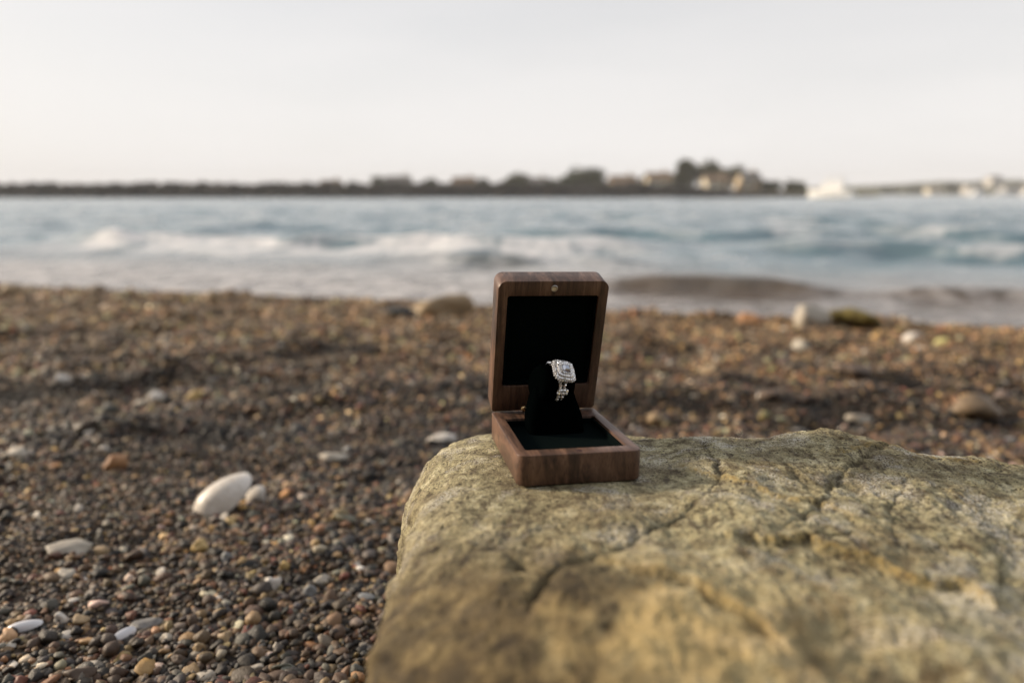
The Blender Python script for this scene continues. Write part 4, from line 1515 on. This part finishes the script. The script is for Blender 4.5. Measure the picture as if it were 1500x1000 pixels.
shell(330, 748, 100, 'large smooth white oval shell lying domed side up on the gravel', 40, R(20), 0.66, 0.50, lift=0.014, axes=((0.72, 0.42, 0.56), (-0.35, -0.50, 0.80)))
beach_stone(373, 722, 34, 42, SM['white'], 'small bluish white stone tucked behind the right end of the large white shell', 0.8, 20, 'pebble', 'pebble')
beach_stone(101, 801, 72, 22, SM['pale'], 'long flat pale grey stone left of the large white shell', 0.22, 24, tilt=R(16), deep=0.5)
beach_stone(148, 804, 24, 22, SM['tan'], 'small pinkish tan pebble at the right end of the long flat pale stone', 0.7, 0, 'pebble', 'pebble')
beach_stone(97, 838, 34, 20, SM['pale'], 'pale cream pebble below the long flat pale stone', 0.5, 10, 'pebble', 'pebble')
beach_stone(398, 851, 28, 24, SM['white'], 'clean white pebble below the large white shell', 0.65, 25, 'pebble', 'pebble')
beach_stone(455, 866, 22, 22, SM['bluegrey'], 'round blue-grey pebble, left one of a touching pair', 0.8, 0, 'pebble', 'pebble')
beach_stone(472, 848, 26, 18, SM['pale'], 'pale grey pebble, upper right one of a touching pair', 0.6, 10, 'pebble', 'pebble')
shell(38, 920, 46, 'white shell valve lying near the left picture edge', 25, R(18), 0.42, 0.3, M['nacre'], lift=0.002)
shell(185, 936, 34, 'bright white shell shard propped up on the near gravel', 62, R(48), 0.50, 0.22, M['nacre'], lift=0.004)
beach_stone(92, 902, 20, 20, SM['white'], 'white round pebble above the near shell shard', 0.7, 0, 'pebble', 'pebble')
beach_stone(118, 905, 26, 20, SM['tan'], 'cream tan pebble right of the white round pebble', 0.6, 0, 'pebble', 'pebble')
beach_stone(100, 926, 22, 14, SM['white'], 'flat white pebble between the left shell valve and the shell shard', 0.4, 0, 'pebble', 'pebble')
beach_stone(212, 914, 44, 20, SM['grey'], 'flat grey stone above and right of the shell shard', 0.4, 5, 'pebble', 'pebble')
beach_stone(248, 934, 22, 18, SM['pale'], 'pale grey round pebble right of the shell shard', 0.6, 0, 'pebble', 'pebble')
beach_stone(135, 971, 28, 16, SM['pale'], 'pale flattish pebble at the bottom left of the gravel', 0.5, 0, 'pebble', 'pebble')
beach_stone(116, 985, 42, 22, SM['brown'], 'dark purple-brown pebble below the pale flattish one', 0.5, 0, 'pebble', 'pebble')
beach_stone(28, 994, 36, 22, SM['red'], 'reddish brown pebble in the bottom left corner', 0.5, 0, 'pebble', 'pebble')
beach_stone(293, 949, 22, 22, SM['tan'], 'ochre tan round pebble in the near gravel', 0.7, 0, 'pebble', 'pebble')
beach_stone(263, 963, 24, 22, SM['brown'], 'brown ridged pebble below the pale grey round pebble', 0.7, 0, 'pebble', 'pebble')
beach_stone(329, 931, 24, 20, SM['tan'], 'light tan pebble right of the ochre pebble', 0.6, 0, 'pebble', 'pebble')
beach_stone(299, 989, 30, 18, SM['pale'], 'pale olive pebble at the bottom of the gravel', 0.6, 0, 'pebble', 'pebble')
beach_stone(214, 964, 28, 26, SM['dark'], 'black angular pebble at the bottom of the gravel', 0.8, 0, 'pebble', 'pebble', rough=0.35)
beach_stone(405, 944, 14, 14, SM['pale'], 'tiny holed pale pebble left of the boulder foot', 0.8, 0, 'pebble', 'pebble')
beach_stone(376, 976, 22, 14, SM['pale'], 'flat light grey pebble near the boulder foot', 0.5, 0, 'pebble', 'pebble')
beach_stone(420, 895, 24, 18, SM['red'], 'dark red pebble between the gravel and the boulder', 0.6, 0, 'pebble', 'pebble')
beach_stone(293, 797, 28, 22, SM['yellow'], 'honey yellow pebble under the large white shell', 0.6, 0, 'pebble', 'pebble')
beach_stone(332, 814, 20, 18, SM['bluegrey'], 'small bluish pebble right of the honey yellow pebble', 0.6, 0, 'pebble', 'pebble')
beach_stone(418, 827, 22, 18, SM['yellow'], 'yellow pebble above the dark red pebble', 0.6, 0, 'pebble', 'pebble')
beach_stone(326, 873, 20, 10, SM['white'], 'thin white chip in the middle of the gravel', 0.4, 0, 'pebble', 'pebble')
shell(538, 880, 26, 'thin blue-grey shell flake beside the boulder side', -12, R(25), 0.40, 0.15, SM['bluegrey'], lift=0.004)
beach_stone(490, 668, 42, 18, SM['pale'], 'out-of-focus white stone between the large white shell and the boulder', 0.4, 20)
beach_stone(646, 641, 44, 18, SM['white'], 'white stone peeking out behind the left corner of the boulder', 0.5, 12)
beach_stone(167, 676, 30, 30, SM['orange'], 'peach orange stone upper left of the large white shell', 0.7, 25)
beach_stone(155, 656, 16, 16, SM['white'], 'small white stone touching the peach orange stone', 0.8, 0)
beach_stone(28, 661, 34, 24, SM['pale'], 'pale blue-grey stone at the left picture edge', 0.5, 15)
beach_stone(92, 555, 36, 22, SM['white'], 'cream white stone far left on the mid beach', 0.6, 0)
beach_stone(228, 580, 30, 24, SM['white'], 'white round stone on the mid beach', 0.8, 0)
beach_stone(207, 588, 18, 16, SM['pale'], 'small pale stone left of the white round stone', 0.8, 0)
beach_stone(286, 579, 24, 18, SM['yellow'], 'yellow stone right of the white round stone', 0.7, 0)
beach_stone(312, 555, 18, 18, SM['grey'], 'small grey stone above the yellow stone', 0.8, 0)
beach_stone(310, 434, 26, 24, SM['tan'], 'upright tan stone standing at the top of the beach', 1.0, 0)
beach_stone(16, 424, 34, 22, SM['tan'], 'pale tan stone at the left edge of the waterline', 0.7, 0)
beach_stone(652, 446, 92, 56, SM['tan'], 'large tan rock near the waterline left of the box lid', 0.4, 0, 'beach_rock', 'rock')
beach_stone(586, 454, 50, 16, SM['dark'], 'low dark stone left of the large tan rock', 0.3, 0)
beach_stone(452, 420, 46, 16, SM['dark'], 'dark stone in the swash, left of a pair', 0.3, 0)
beach_stone(518, 424, 60, 22, SM['dark'], 'dark stone in the swash, right of a pair', 0.3, 0)
beach_stone(1100, 466, 46, 20, SM['orange'], 'orange stone at the waterline right of the box', 0.5, 0)
beach_stone(1190, 460, 56, 48, SM['pale'], 'pale blocky stone at the waterline, left of the weedy rock', 0.6, 0, rough=0.2, deep=0.9)
beach_stone(1248, 469, 86, 28, SM['weed'], 'long weed-covered yellow brown rock at the waterline', 0.3, -6, 'beach_rock', 'rock')
beach_stone(1335, 492, 30, 22, SM['white'], 'shiny pale pebble right of the weedy rock', 0.8, 0)
beach_stone(1424, 592, 80, 40, SM['brown2'], 'large blurred tan rock behind the right part of the boulder', 0.5, 0, 'beach_rock', 'rock')
beach_stone(962, 612, 30, 20, SM['tan'], 'cream tan stone right of the box behind the boulder', 0.7, 0)
beach_stone(1258, 612, 30, 18, SM['pale'], 'pale stone just behind the hump of the boulder', 0.7, 0)
beach_stone(1130, 575, 40, 20, SM['brown'], 'brown stone on the beach behind the middle of the boulder', 0.5, 0)
beach_stone(1040, 540, 36, 16, SM['tan'], 'tan stone on the beach right of the box lid', 0.5, 0)
beach_stone(1250, 538, 50, 20, SM['brown'], 'wide brown stone on the beach below the weedy rock', 0.4, 0)

# ------------------------------------------------------------------ seaside haze
hz = bpy.data.materials.new('haze')
hz.use_nodes = True
hn = hz.node_tree.nodes
hn.clear()
ho = hn.new('ShaderNodeOutputMaterial')
hv = hn.new('ShaderNodeVolumePrincipled')
hv.inputs['Color'].default_value = (0.95, 0.96, 0.98, 1)
hv.inputs['Density'].default_value = 0.00045
hz.node_tree.links.new(hv.outputs['Volume'], ho.inputs['Volume'])
haze = MB().box(-1300, 1300, -1300, 1300, -4.0, 32.0).build('haze', hz)
tag(haze, 'thin pale seaside haze over the water', 'haze', kind='stuff')
